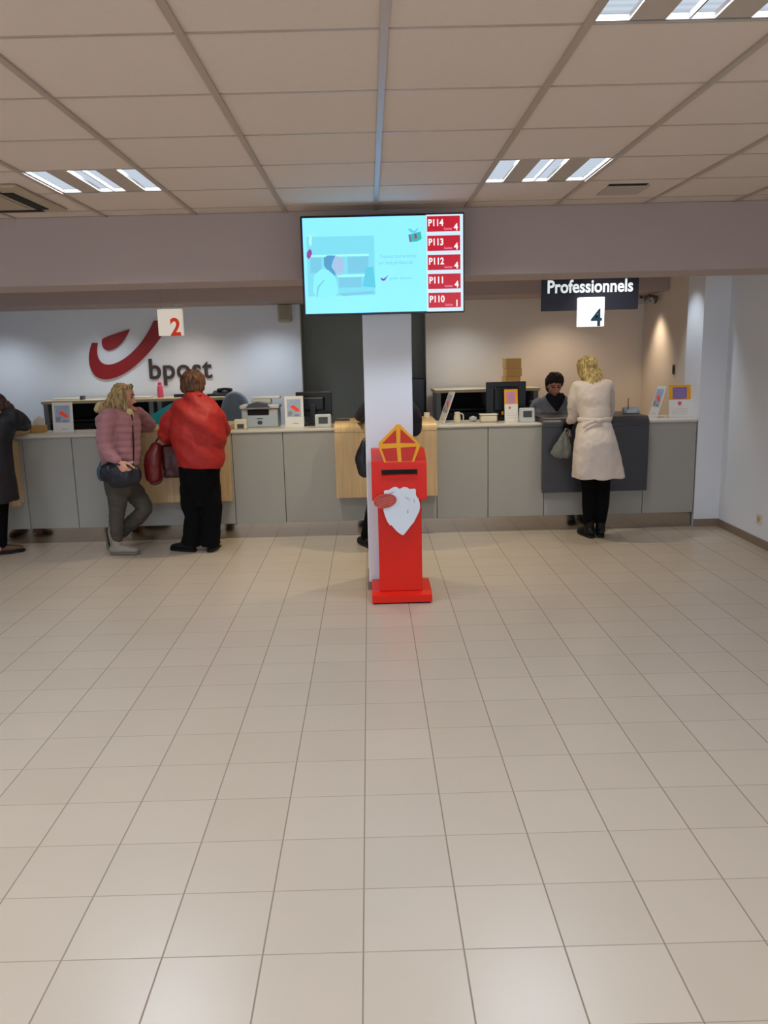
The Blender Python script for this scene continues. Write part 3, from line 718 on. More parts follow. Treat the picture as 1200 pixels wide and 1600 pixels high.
# clear brochure holders / showcards
def showcard(px, py, wpx, hpx, Y, label, art, rz=0, tilt=.12):
    c = P(px, py, Y); wd = wpx*PXM(Y)*1.0; h = hpx*PXM(Y)*1.0
    t = empty('counter_showcard', (c.x, Y, ZT), label, 'showcard', 'showcards standing on the counter', rz=rz)
    def slab(x0, x1, z0, z1, d0, d1, m, name):
        bm = bmesh.new(); prism_yz(bm, [(z0*tilt-d0, z0), (z0*tilt-d1, z0), (z1*tilt-d1, z1), (z1*tilt-d0, z1)], x0, x1); return obj(name, bm, m, t)
    slab(-wd/2, wd/2, .004, h, 0, .006, M['white'], 'card')
    slab(-wd/2, wd/2, 0, .004, -.07, .008, M['lgrey'], 'foot')
    if art == 'photo':
        slab(-wd*.38, wd*.36, h*.34, h*.90, .006, .0075, mat('printed_sky', (170, 186, 214), .5, var=.25, scale=18), 'printed_picture')
        bm = bmesh.new(); z = lambda q: q*tilt-.0085
        pts = [(-.030, .66), (-.005, .72), (.03, .60), (.045, .50), (.012, .52)]
        a_ = [bm.verts.new((x*1.4*wd/.2, h*zz*tilt-.0085, h*zz)) for x, zz in pts]; bm.faces.new(a_)
        r_ = bmesh.ops.extrude_face_region(bm, geom=bm.faces[:]); bmesh.ops.translate(bm, vec=(0, -.001, 0), verts=[v for v in r_['geom'] if isinstance(v, bmesh.types.BMVert)])
        obj('red_figure', bm, M['num2'], t)
        slab(-wd*.33, -wd*.12, h*.38, h*.52, .0075, .0085, M['mgrey'], 'printed_house')
        slab(wd*.0, wd*.25, h*.36, h*.42, .0075, .0085, M['mgrey'], 'printed_street')
        slab(-wd*.1, wd*.2, h*.12, h*.135, .006, .0075, M['mgrey'], 'printed_line')
    else:
        slab(-wd*.5, wd*.5, h*.55, h*1.0, .006, .0075, M['yellow'], 'yellow_header')
        slab(-wd*.34, wd*.30, h*.58, h*.93, .0075, .0088, mat('lilac_print', (132, 104, 170) if art == 'purple' else (206, 140, 176), .5), 'lilac_panel')
        for k in range(4): slab(-wd*.26, wd*.22, h*(.64+.065*k), h*(.655+.065*k), .0088, .0095, mat('lilac_line', (170, 150, 200), .5), 'printed_line')
        bm = bmesh.new(); pts = [(-wd*.12+wd*.09*math.cos(a), h*.44+wd*.09*math.sin(a)) for a in [2*PI*i/14 for i in range(14)]]
        v_ = [bm.verts.new((x+(wd*.1 if art == 'purple' else 0), zz*tilt-.0085, zz)) for x, zz in pts]; bm.faces.new(v_)
        r_ = bmesh.ops.extrude_face_region(bm, geom=bm.faces[:]); bmesh.ops.translate(bm, vec=(0, -.001, 0), verts=[v for v in r_['geom'] if isinstance(v, bmesh.types.BMVert)])
        obj('red_dot', bm, M['pink'], t)
        for k in range(3): slab(-wd*.36, wd*.34, h*(.12+.07*k), h*(.13+.07*k), .006, .0075, mat('print_pink', (226, 180, 180), .5), 'printed_line')
    return t
showcard(100, 678, 31, 47, 8.10, 'white showcard with pale street picture, left of the pink jacket', 'photo', .05)
showcard(461, 672, 29, 48, 8.08, 'white showcard with red figure between printer and left monitor', 'photo', .08)
showcard(799, 663, 21, 50, 8.08, 'narrow showcard with yellow head and lilac square before the right monitor', 'lilac', .05)
showcard(1062, 655, 34, 50, 8.10, 'yellow and purple showcard at the right end of the counter', 'purple', -.03)
t = showcard(690, 664, 26, 48, 8.12, 'showcard seen edge-on and leaning, just right of the column', 'photo', -1.32, .38)
t = showcard(1020, 655, 26, 48, 8.18, 'thin clear showcard seen edge-on, right of the charcoal station', 'photo', -1.38, .3)
obj_ = empty('leaflet_rack', (P(1083, 655, 8.1).x+.0, 8.16, ZT), 'thin green-grey leaflet rack leaning at the wall end of the counter', 'leaflet rack')
obj('back_plate', bx(-.006, .006, -.06, .06, 0, .245, bev=.002), mat('green_grey', (90, 96, 84), .6), obj_); obj('ledge', bx(-.02, .006, -.06, .06, 0, .01), M['dgrey'], obj_)
# payment terminals in white stands
def terminal(px0, px1, py0, py1, Y, label, win=(.22, .8, .3, .8)):
    a, b = P(px0, py1, Y), P(px1, py0, Y); w_ = b.x-a.x; h = b.z-ZT
    t = empty('payment_terminal', ((a.x+b.x)/2, Y, ZT), label, 'payment terminal', 'small customer displays on the counter')
    bm = bmesh.new(); prism_yz(bm, [(-.03, 0), (-.02, h*.9), (0, h), (.035, h), (.07, 0)], -w_/2, w_/2)
    bmesh.ops.bevel(bm, geom=list(bm.edges), offset=.005, segments=2, affect='EDGES')
    obj('casing', bm, M['lgrey'] if px0 > 400 else M['cream'], t)
    x0, x1, z0, z1 = -w_/2+w_*win[0], -w_/2+w_*win[1], h*win[2], h*win[3]
    bm = bmesh.new(); yy = lambda z: -.03+z/h/.9*.01
    prism_yz(bm, [(yy(z0)-.003, z0), (yy(z1)-.003, z1), (yy(z1)+.004, z1), (yy(z0)+.004, z0)], x0, x1); obj('display', bm, M['dgrey'], t)
terminal(493, 517, 647, 672, 8.02, 'light grey customer display in front of the left monitor')
terminal(812, 835, 637, 662, 8.02, 'light grey customer display beside the narrow yellow showcard', (.2, .8, .35, .8))
terminal(367, 385, 655, 671, 8.02, 'small cream display at the left of the printer', (.25, .8, .1, .55))
# cup, tray, pen holder
a = P(716, 662, 8.1)
t = empty('white_jug', (a.x-.01, 8.1, ZT), 'white handled jug on the counter right of the leaning showcard', 'jug')
bm = bmesh.new(); lathe(bm, (0, 0, 0), [(.034, 0), (.038, .01), (.034, .06), (.026, .1), (.028, .11)]); obj('body', bm, M['cream'], t, True)
bm = bmesh.new(); tube(bm, [(.028, 0, .095), (.055, 0, .085), (.062, 0, .05), (.055, 0, .01)], [.007, .007, .007, .006], n=8); obj('handle', bm, M['lgrey'], t, True)
a = P(763, 662, 8.12)
t = empty('paper_tray', (a.x, 8.12, ZT), 'pale round-cornered paper tray below the right monitor', 'tray')
bm = bmesh.new(); box(bm, -.085, .085, -.05, .06, 0, .075, bev=.02, seg=3); obj('tub', bm, M['cream'], t); 
obj('rim', bx(-.09, .09, -.055, .065, .073, .082, bev=.004), M['paper'], t)
a = P(740, 662, 8.15)
t = tag(obj('crumpled_paper', (lambda b_: (ell(b_, (0, 0, .03), [(.04, 0, 0), (0, .035, 0), (0, 0, .03)], 2), b_)[1])(bmesh.new()), M['lgrey']), 'crumpled pale paper beside the tray on the counter', 'paper'); t.location = (a.x, 8.2, ZT+.0)
for v in t.data.vertices: v.co += v.co.normalized()*noise.noise(v.co*60)*.012
a = P(988, 649, 8.05)
t = empty('pen_stand', (a.x, 8.1, 1.126), 'small grey pen stand with a pen on the charcoal station', 'pen stand')
bm = bmesh.new(); prism_yz(bm, [(-.04, 0), (-.03, .03), (.03, .065), (.06, .06), (.07, 0)], -.07, .085); bmesh.ops.bevel(bm, geom=list(bm.edges), offset=.008, segments=2, affect='EDGES'); obj('base', bm, M['mgrey'], t)
obj('front_plate', bx(-.05, .045, -.046, -.03, .005, .035, bev=.004), M['lgrey'], t)
bm = bmesh.new(); tube(bm, [(-.032, -.01, .03), (-.028, 0, .15)], [.005, .004], sub=1, n=8); obj('pen', bm, mat('maroon_pen', (90, 40, 60), .4), t, True)
# cardboard boxes stacked on the cabinet top
z = 1.355
for i, h in enumerate((.125, .09, .115)):
    a = P(788, 600, 9.45).x; b = P(812, 600, 9.45).x
    dx = (-.01, .004, -.003)[i]
    o = obj('cardboard_box', bx(-(b-a)/2, (b-a)/2, -.11, .11, 0, h-.001, bev=.003), M['card'])
    tag(o, ['brown cardboard box, lowest of the stack behind the right monitor', 'brown cardboard box in the middle of the stack behind the monitor', 'brown cardboard box topmost on the stack behind the monitor'][i], 'box', 'cardboard boxes on the cabinet')
    o.location = ((a+b)/2+dx, 9.45, z); z += h
# things on the left cabinets
a = P(251, 619, 9.4)
t = empty('bottle', (a.x, 9.4, 1.34), 'slim pink bottle on the cabinet between the two women', 'bottle')
bm = bmesh.new(); lathe(bm, (0, 0, 0), [(.034, 0), (.036, .01), (.034, .09), (.028, .13), (.024, .145)]); obj('body', bm, M['pink'], t, True)
bm = bmesh.new(); lathe(bm, (0, 0, 0), [(.022, .146), (.022, .17), (.015, .178)]); obj('cap', bm, M['pink'], t, True)
def slabthing(name, px, Y, w_, d, h, m, label, cat, z, rz=0, group=None):
    a = P(px, 620, Y); o = obj(name, bx(-w_/2, w_/2, -d/2, d/2, 0, h, bev=min(.004, h*.3)), m); o.location = (a.x, Y, z); o.rotation_euler.z = rz; return tag(o, label, cat, group)
slabthing('open_binder', 105, 9.4, .30, .2, .022, M['paper'], 'flat open binder on the left cabinet top', 'binder', 1.34, .1)
slabthing('paper_stack', 222, 9.4, .2, .2, .02, M['paper'], 'low pile of papers on the cabinet left of the pink bottle', 'papers', 1.34, -.1)
slabthing('stapler', 129, 9.35, .03, .1, .045, M['dgrey'], 'small dark stapler at the end of the open binder', 'stapler', 1.34)
t = empty('desk_telephone', (P(347, 616, 9.4).x, 9.42, 1.34), 'black desk telephone on the right end of the left cabinet', 'telephone')
bm = bmesh.new(); prism_yz(bm, [(-.08, 0), (-.08, .02), (.08, .06), (.08, 0)], -.11, .09); obj('base', bm, M['black'], t)
bm = bmesh.new(); tube(bm, [(-.05, .05, .065), (.02, .05, .078), (.09, .05, .065)], [.022, .014, .022], n=10); obj('handset', bm, M['black'], t, True)
a = P(328, 615, 9.35); o = slabthing('tape_dispenser', 331, 9.38, .10, .06, .03, M['black'], 'low black tape dispenser beside the telephone, right of the brown-haired head', 'tape dispenser', 1.34)
slabthing('hole_punch', 281, 9.38, .12, .07, .035, M['black'], 'low black hole punch left of the brown-haired head', 'hole punch', 1.34)
slabthing('wooden_block', 377, 8.2, .10, .12, .035, M['card'], 'small pale wooden block between red jacket and printer', 'block', 1.075) if False else None
# clerk chair back
t = empty('office_chair', (P(368, 640, 8.85).x, 8.85, 0), 'blue-grey curved office chair back between red jacket and printer', 'chair')
bm = bmesh.new(); tube(bm, [(-.14, .02, 1.0), (-.11, .04, 1.25), (-.04, .05, 1.36), (.06, .05, 1.33), (.11, .02, 1.2), (.12, 0, 1.0), (.1, 0, .82)], [(.05, .05)]*7, n=10)
tube(bm, [(-.02, .03, .72), (-.02, .05, .95), (-.02, .05, 1.15), (-.02, .04, 1.32)], [(.14, .035), (.16, .04), (.15, .04), (.08, .03)], side=(1, 0, 0), n=16)
fuse('backrest', (lambda b_: ([v.co.__setitem__(slice(0, 3), v.co+t.location) for v in b_.verts], b_)[1])(bm), M['chair'], t, .01)
obj('seat', bx(-.23, .23, -.42, .06, .48, .56, bev=.03), M['chair'], t)
bm = bmesh.new(); cyl(bm, (0, -.18), .025, .08, .48, 12); obj('gas_stem', bm, M['black'], t)
for k in range(5):
    a = 2*PI*k/5; bm = bmesh.new(); tube(bm, [(0, -.18, .09), (.26*math.cos(a), -.18+.26*math.sin(a), .055)], [.022, .015], sub=1, n=8); tube(bm, [(.26*math.cos(a), -.19+.26*math.sin(a), .028), (.26*math.cos(a), -.17+.26*math.sin(a), .028)], [.026, .026], sub=1, n=10, caps='flat'); obj('leg', bm, M['black'], t, True)
bm = bmesh.new(); tube(bm, [(0, .045, .45), (-.01, .075, .7), (-.01, .08, .9)], [(.03, .01)]*3, side=(1, 0, 0), n=8); obj('back_support', bm, M['black'], t, True)
# teal folder at station 2, papers at station 3
t = empty('document_folder', (P(250, 668, 8.3).x, 8.3, 1.126), 'teal plastic folder leaning up between the pink sleeve and red jacket', 'folder')
bm = bmesh.new(); prism_xz(bm, [(-.085, 0), (.20, 0), (.20, .24), (.12, .20), (-.085, .09)], 0, .006); obj('front_cover', bm, M['teal'], t)
bm = bmesh.new(); prism_xz(bm, [(-.07, 0), (.20, 0), (.20, .22), (-.07, .08)], .008, .014); obj('back_cover', bm, M['teal'], t)
a = P(24, 670, 7.95); o = obj('paper_sheet', bx(-.07, .07, -.08, .08, 0, .002), M['bluepaper']); o.location = (a.x, 8.0, 1.125); tag(o, 'pale blue sheet of paper by the black sleeve at far left', 'paper')
t = empty('parcel', (P(57, 672, 8.2).x, 8.25, 1.076), 'small open brown parcel with white paper near the left edge', 'parcel')
obj('carton', bx(-.05, .07, -.06, .06, 0, .07, bev=.004), M['card'], t); 
bm = bmesh.new(); prism_xz(bm, [(-.06, .075), (.05, .071), (.06, .14), (.02, .165), (-.03, .12)], -.02, .02); obj('wrapping_paper', bm, M['paper'], t)
a = P(556, 661, 8.0); o = obj('clipboard', bx(-.12, .04, -.07, .07, 0, .012, bev=.003), M['dgrey']); o.location = (P(540, 661, 8.1).x, 8.15, 1.126); tag(o, 'dark clipboard lying on the wooden station left of the column', 'clipboard')
a = P(668, 655, 8.15); t = tag(obj('receipt_roll', (lambda b_: (cyl(b_, (0, 0), .03, 0, .05, 20), b_)[1])(bmesh.new()), M['paper']), 'short white paper roll on the wooden station right of the column', 'paper roll'); t.location = (a.x, 8.25, 1.126)

# wall fittings
a, b = P(433, 472, 9.68), P(455, 503, 9.68)
t = empty('wall_speaker', ((a.x+b.x)/2, 9.73, b.z), 'beige loudspeaker high on the back wall near the grey recess', 'speaker')
w_ = (b.x-a.x)/2; h = min(a.z, 2.36)-b.z
obj('cabinet', bx(-w_, w_, -.06, .069, 0, h, bev=.02, seg=3), mat('beige_speaker', (186, 176, 152), .6), t); obj('grille', bx(-w_+.02, w_-.02, -.068, -.06, .03, h-.02, bev=.003), mat('beige_grille', (168, 158, 136), .8, bump=.5, bscale=400), t)
t = empty('security_camera', (P(1005, 462, 9.7).x-.02, 9.75, P(1005, 465, 9.7).z), 'tiny grey wall sensor just right of the slate sign', 'sensor')
obj('body', bx(-.03, .03, -.04, .049, -.07, .06, bev=.01), M['lgrey'], t); obj('lens', bx(-.015, .015, -.046, -.04, -.01, .02), M['dgrey'], t)
t = empty('wall_switch', (3.258, 8.76, 1.53), 'small dark switch on the side wall of the right alcove', 'switch')
obj('plate', bx(-.008, 0, -.03, .03, -.05, .05, bev=.002), M['dgrey'], t); obj('rocker', bx(-.013, -.008, -.015, .015, -.03, .03), M['black'], t)
t = empty('wall_outlet', (3.449, 7.05, .24), 'cream wall outlet low on the right wall above the skirting', 'outlet')
obj('plate', bx(-.008, 0, -.045, .045, -.045, .045, bev=.003), M['cream'], t)
bm = bmesh.new(); tube(bm, [(-.0095, 0, 0), (-.007, 0, 0)], [.024, .024], sub=1, n=20, caps='flat'); obj('socket', bm, M['card'], t)
# dark object in the recess
t = empty('standing_locker', (.55, 10.05, 0), 'dark grey locker in the shaded recess, right of the column', 'locker')
obj('body', bx(-.18, .12, -.18, .14, .03, 1.46, bev=.008), M['dgrey'], t); obj('door', bx(-.17, .11, -.195, -.181, .06, 1.44, bev=.003), M['dgrey'], t); obj('plinth', bx(-.17, .11, -.16, .13, 0, .03), M['black'], t)

# ------------------------------------------------------------------ people
V = Vector
def hand(bm, wrist, d, palm_n, curl=.6, scale=1.0, left=False):
    """palm and five bent fingers. d: pointing direction, palm_n: normal the fingers curl towards"""
    d = V(d).normalized(); n = V(palm_n); n = (n-d*n.dot(d)).normalized(); s = d.cross(n)*(-1 if left else 1)   # s: towards thumb
    k = scale
    tube(bm, [wrist-d*.02*k, wrist+d*.02*k, wrist+d*.055*k, wrist+d*.088*k], [(.026*k, .019*k), (.032*k, .016*k), (.041*k, .0155*k), (.039*k, .012*k)], side=s, n=14, sub=3)
    for j, (off, ln, r) in enumerate(((.029, .068, .0085), (.010, .078, .0088), (-.010, .072, .0085), (-.028, .056, .0076))):
        p = wrist+d*.082*k+s*off*k; dirv = d+s*off*1.6; dirv.normalize(); pts = [p]; a = 0
        for seg in range(3):
            a += curl*(.55, .75, .6)[seg]
            q = dirv*math.cos(a)+n*math.sin(a); p = p+q*ln*k*(.42, .33, .25)[seg]; pts.append(p)
        tube(bm, pts, [r*k, r*k, r*.93*k, r*.8*k], n=9, sub=3)
    p = wrist+d*.022*k+s*.024*k; pts = [p, p+(s*.7+d*.6+n*.25)*.035*k, p+(s*.62+d*1.0+n*.4)*.058*k, p+(s*.5+d*1.4+n*.6)*.074*k]
    tube(bm, pts, [.013*k, .0115*k, .010*k, .0085*k], n=9, sub=3)
def head(bm, c, f, u, k=1.0):
    """skull, jaw, nose, brow, lips, ears, eye sockets; f face direction, u up"""
    f = V(f).normalized(); u = V(u); u = (u-f*u.dot(f)).normalized(); r = f.cross(u)
    e = lambda o, a, b, d: ell(bm, c+(r*o[0]+f*o[1]+u*o[2])*k, [r*a*k, f*b*k, u*d*k], 3)
    e((0, -.012, .025), .073, .092, .088); e((0, .012, -.03), .060, .070, .078); e((0, .035, -.078), .034, .040, .030)
    e((0, .060, .028), .050, .022, .016)
    tube(bm, [c+(f*.072+u*.018)*k, c+(f*.090-u*.010)*k, c+(f*.100-u*.030)*k], [.009*k, .012*k, .015*k], n=10, sub=3)
    for s in (-1, 1):
        e((s*.012, .090, -.034), .009, .010, .008); e((s*.036, .055, -.024), .020, .022, .020)
        e((s*.074, -.004, -.008), .008, .018, .030)
    e((0, .080, -.052), .024, .010, .007); e((0, .077, -.063), .021, .011, .008)
def face_parts(root, c, f, u, k=1.0, brow=None):
    f = V(f).normalized(); u = V(u); u = (u-f*u.dot(f)).normalized(); r = f.cross(u)
    for s in (-1, 1):
        bm = bmesh.new(); ell(bm, c+(r*s*.031+f*.074+u*.006)*k, [r*.014*k, f*.006*k, u*.0065*k], 2); o = obj('eye', bm, M['eye'], root, True, world=True)
        bm = bmesh.new(); tube(bm, [c+(r*s*.014+f*.083+u*.026)*k, c+(r*s*.034+f*.078+u*.032)*k, c+(r*s*.050+f*.066+u*.026)*k], [.0035*k]*3, n=6); obj('eyebrow', bm, brow or M['darkhair'], root, True, world=True)
    bm = bmesh.new(); ell(bm, c+(f*.0835-u*.0575)*k, [r*.022*k, f*.006*k, u*.008*k], 2); obj('lips', bm, M['lip'], root, True, world=True)
def body(root, J, skin, sf, hd, hu=(0, 0, 1), k=1.0, hands=None, slim=1.0, hk=1.0):
    """J: joints dict in world space, sf: facing dir of trunk"""
    bm = bmesh.new(); side = V((0, 0, 1)).cross(V(sf)) ; g = slim
    tube(bm, [J['pelvis']-V((0, 0, .07)), J['pelvis'], J['waist'], J['chest'], J['neck']-V((0, 0, .02))], [(.11*g, .09*g), (.135*g, .10*g), (.105*g, .085*g), (.135*g, .10*g), (.06*g, .06*g)], side=side, n=20)
    tube(bm, [J['shl'], (J['shl']+J['shr'])/2+V((0, 0, .015)), J['shr']], [.045, .06, .045], n=12)
    tube(bm, [J['neck']-V((0, 0, .04)), J['neck']+V((0, 0, .03)), J['head']-V(hd)*.015-V((0, 0, .05))], [.058, .05, .05], n=14)
    head(bm, J['head'], hd, hu, hk)
    for s in 'lr':
        tube(bm, [J['sh'+s], (J['sh'+s]+J['el'+s])/2, J['el'+s]], [.045, .042, .036], n=12)
        tube(bm, [J['el'+s], J['el'+s].lerp(J['wr'+s], .35), J['wr'+s]], [.036, .038, .024], n=12)
        tube(bm, [J['hp'+s], J['hp'+s].lerp(J['kn'+s], .5), J['kn'+s]], [.08*g, .068*g, .05], n=14)
        tube(bm, [J['kn'+s], J['kn'+s].lerp(J['an'+s], .35), J['an'+s]], [.05, .052, .033], n=14)
        fd = V(J.get('ft'+s, (0, 1, 0))).normalized()
        tube(bm, [J['an'+s]-fd*.03-V((0, 0, .03)), J['an'+s]+fd*.06-V((0, 0, .045)), J['an'+s]+fd*.13-V((0, 0, .055))], [(.03, .03), (.036, .024), (.036, .016)], side=fd.cross(V((0, 0, 1))), n=12)
        h = hands[s]; dv = V(h[0]); 
        hand(bm, J['wr'+s]+dv.normalized()*.015, dv, h[1], h[2], 1.0, s == 'l')
    return fuse('body', bm, skin, root, .0062, 3)
def shoe(root, an, fd, m, ms, name='shoe', heel=.0, L_=.26, boot=.0, h=1.0):
    """an: ankle joint (8-9 cm above sole); fd: toe direction (may slope)"""
    fd = V(fd).normalized(); sd = fd.cross(V((0, 0, 1))); sd.normalize(); up = sd.cross(fd)
    s0 = an-up*.085
    bm = bmesh.new()
    tube(bm, [s0-fd*.05+up*.045, s0+fd*.02+up*.045, s0+fd*.10+up*.04, s0+fd*.17+up*.032], [(.036, .036), (.04, .042), (.046, .032), (.038, .022)], side=sd, n=16)
    tube(bm, [s0-fd*.015+up*.05, an-fd*.01, an-fd*.01+up*(.03+boot)], [.046, .045, .045+boot*.05], n=14)
    o = fuse(name, bm, m, root, .006, 3)
    bm = bmesh.new()
    out = [(-.085, 0), (-.075, .03), (-.02, .036), (.06, .043), (.13, .045), (.185, .034), (.205, 0), (.185, -.034), (.13, -.045), (.06, -.043), (-.02, -.036), (-.075, -.03)]
    a = [bm.verts.new(s0+fd*x+sd*y) for x, y in out]; b = [bm.verts.new(s0+fd*x+sd*y+up*.022) for x, y in out]
    bm.faces.new(a); bm.faces.new(b[::-1])
    for i in range(len(out)): bm.faces.new((a[i], b[i], b[(i+1) % len(out)], a[(i+1) % len(out)]))
    obj('sole', bm, ms, o, world=True) if False else None
    so = obj('sole', bm, ms, root, False, world=True); so.parent = o
    return o
def folds(amp, fx, fz, seed=0):
    return lambda co, n: amp*noise.noise(V((co.x*fx+seed, co.y*fx, co.z*fz)))+amp*.4*noise.noise(V((co.x*fx*2.5, co.y*fx*2.5+seed, co.z*fz*2.5)))
def ring_px(rows, Y, dy=None):
    """(px, py, half width px, half depth m, [y offset])"""
    out = []
    for r in rows:
        y = Y+(r[4] if len(r) > 4 else 0); p = P(r[0], r[1], y); out.append((p, r[2]*PXM(y), r[3]))
    return out
def hair_noise(amp=.006): return lambda co, n: amp*noise.noise(V((co.x*70, co.y*70, co.z*9)))+amp*.6*noise.noise(V((co.x*25, co.y*25, co.z*12+3)))

# ---- woman in pink quilted jacket, profile to the right
YP = 7.42
rt = empty('person', (P(188, 860, YP).x, YP, 0), 'person in dusty pink quilted jacket with blonde hair, hand to her face', 'person')
hd = V((.95, .12, -.22))
J = dict(head=P(194, 619, YP), neck=P(185, 640, YP), chest=P(184, 668, YP), waist=P(187, 705, YP), pelvis=P(191, 742, YP),
         shr=P(171, 652, YP-.17), shl=P(190, 650, YP+.17), elr=P(163, 694, YP-.24), wrr=P(183, 720, YP-.30),
         ell=P(233, 664, YP+.36), wrl=P(212, 640, YP+.12),
         hpr=P(188, 752, YP-.09), hpl=P(194, 752, YP+.08), knr=P(183, 802, YP-.08), anr=P(184, 845, YP-.08), knl=P(226, 796, YP+.03), anl=P(185, 836, YP+.10),
         ftr=(1, 0, 0), ftl=(-.1, 0, -1))
J['anr'].z = .092
body(rt, J, M['skin'], (1, 0, 0), hd, hands=dict(r=((.55, -.1, -.7), (0, 1, .3), .9), l=((-.7, -.25, .4), (-.5, .2, -.6), .8)))
face_parts(rt, J['head'], hd, (0, 0, 1))
sd = V((0, 1, 0))
q = lambda co, n: .007*abs(math.sin(co.z*PI/.062+.6*math.sin(co.x*9)))+.004*noise.noise(co*18)-.003
bm = bmesh.new()
rings(bm, ring_px([(189, 728, 28, .19), (189, 712, 30, .2), (187, 690, 30, .19), (186, 668, 32, .2), (183, 652, 31, .205), (183, 641, 20, .13), (185, 634, 11, .08)], YP))
tube(bm, [J['shr'], P(164, 672, YP-.23), J['elr']], [.082, .075, .068], n=16); tube(bm, [J['elr'], P(171, 709, YP-.27), J['wrr']-V((.01, 0, -.01))], [.068, .062, .046], n=16)
tube(bm, [J['shl'], P(212, 660, YP+.30), J['ell']], [.085, .075, .066], n=16); tube(bm, [J['ell'], P(224, 652, YP+.25), J['wrl']+V((.02, .02, -.02))], [.066, .056, .044], n=16)
jk = fuse('quilted_jacket', bm, M['pinkcoat'], rt, .009, 3, q)
bm = bmesh.new(); tube(bm, [P(206, 648, YP-.10), P(208, 675, YP-.12), P(209, 700, YP-.12), P(208, 726, YP-.12)], [(.006, .01)]*4, side=(1, 0, 0), n=8); obj('zip', bm, M['dnavy'], jk, True, world=True)
bm = bmesh.new()
tube(bm, [P(152, 640, YP+.02), P(156, 634, YP+.09), P(166, 632, YP+.12)], [.03, .035, .028], n=12)
tube(bm, [P(196, 641, YP-.06), P(203, 644, YP-.09), P(206, 649, YP-.07)], [.024, .03, .022], n=12)
fuse('fur_collar', bm, M['fur'], rt, .008, 1, lambda co, n: .008*noise.noise(co*90))
# hair: shoulder-length, swept to the back
h = J['head']; bm = bmesh.new()
ell(bm, h+V((-.025, 0, .028)), [(.092, 0, 0), (0, .088, 0), (0, 0, .092)])
tube(bm, [h+V((-.02, -.055, .06)), h+V((-.06, -.085, -.02)), P(176, 634, YP-.08), P(168, 641, YP-.08)], [(.05, .035), (.075, .035), (.07, .03), (.04, .02)], side=(1, 0, 0), n=16)
tube(bm, [h+V((-.06, .03, .03)), h+V((-.10, .02, -.04)), P(165, 638, YP+.0), P(157, 644, YP)], [.06, .06, .05, .02], n=14)
tube(bm, [h+V((.015, -.075, .05)), h+V((.018, -.085, -.02)), P(198, 640, YP-.09), P(198, 650, YP-.10)], [(.03, .018), (.03, .018), (.025, .016), (.012, .01)], side=(1, 0, 0), n=12)
tube(bm, [h+V((-.02, .06, .05)), h+V((-.03, .08, -.04)), h+V((-.04, .08, -.13))], [(.05, .03), (.06, .03), (.04, .02)], side=(1, 0, 0), n=12)
ell(bm, h+V((.05, -.01, .075)), [(.04, 0, .012), (0, .06, 0), (0, 0, .025)])
fuse('hair', bm, M['blonde'], rt, .006, 3, hair_noise(.014))
# shirt hem and trousers
bm = bmesh.new(); rings(bm, ring_px([(184, 748, 28, .17), (183, 734, 30, .175), (186, 718, 27, .16)], YP)); fuse('shirt_hem', bm, M['denim'], rt, .009, 3, folds(.006, 18, 8))
bm = bmesh.new()
rings(bm, ring_px([(190, 772, 22, .15), (190, 755, 26, .17), (190, 738, 25, .165), (189, 728, 22, .15)], YP))
tube(bm, [P(186, 758, YP-.08), P(184, 780, YP-.085), J['knr'], P(182, 824, YP-.08), P(184, 840, YP-.08)], [.10, .092, .072, .064, .052], n=18)
tube(bm, [P(200, 758, YP+.07), P(216, 778, YP+.06), J['knl'], P(206, 816, YP+.065), P(188, 833, YP+.095)], [.10, .09, .07, .07, .058], n=18)
fuse('trousers', bm, M['olive'], rt, .009, 3, folds(.008, 16, 26))
shoe(rt, J['anr'], (1, -.05, 0), M['greyshoe'], M['sole'])
# far foot stands on its toes, sole to the left
an = P(176, 828, YP+.10)
bm = bmesh.new(); tube(bm, [an+V((.03, 0, .03)), an+V((0, 0, -.01)), an+V((-.0, 0, -.09)), V((an.x-.005, an.y, .045))], [(.042, .042), (.044, .05), (.044, .042), (.036, .03)], side=(0, 1, 0), n=16); so = fuse('shoe', bm, M['greyshoe'], rt, .006, 3)
bm = bmesh.new(); prism_xz(bm, [(an.x-.072, an.z+.02), (an.x-.056, an.z+.02), (an.x-.04, .06), (an.x-.02, .02), (an.x+.03, .018), (an.x+.03, 0), (an.x-.035, .0), (an.x-.058, .03)], an.y-.042, an.y+.042); s_ = obj('sole', bm, M['sole'], rt, world=True); s_.parent = so
# navy shoulder bag
hb = empty('handbag', (P(190, 755, YP-.25).x, YP-.25, P(190, 758, YP-.25).z), 'dark navy handbag hanging at the hip of the pink-jacketed person', 'handbag')
bm = bmesh.new(); tube(bm, [P(164, 738, YP-.24), P(178, 741, YP-.25), P(196, 742, YP-.25), P(212, 740, YP-.22)], [(.085, .05), (.115, .07), (.115, .07), (.09, .05)], side=(0, 0, 1), n=20); fuse('pouch', bm, M['bagnavy'], hb, .009, 4, folds(.010, 14, 10))
bm = bmesh.new(); tube(bm, [P(186, 728, YP-.30), P(198, 724, YP-.30), P(208, 722, YP-.27)], [(.012, .004)]*3, side=(0, 0, 1), n=8); obj('buckle_strap', bm, M['buckle'], hb, True, world=True)
bm = bmesh.new(); tube(bm, [P(160, 735, YP-.22), P(170, 722, YP-.30), P(186, 726, YP-.32), P(214, 734, YP-.24)], [.008]*4, n=8); obj('handle', bm, M['bagnavy'], hb, True, world=True)

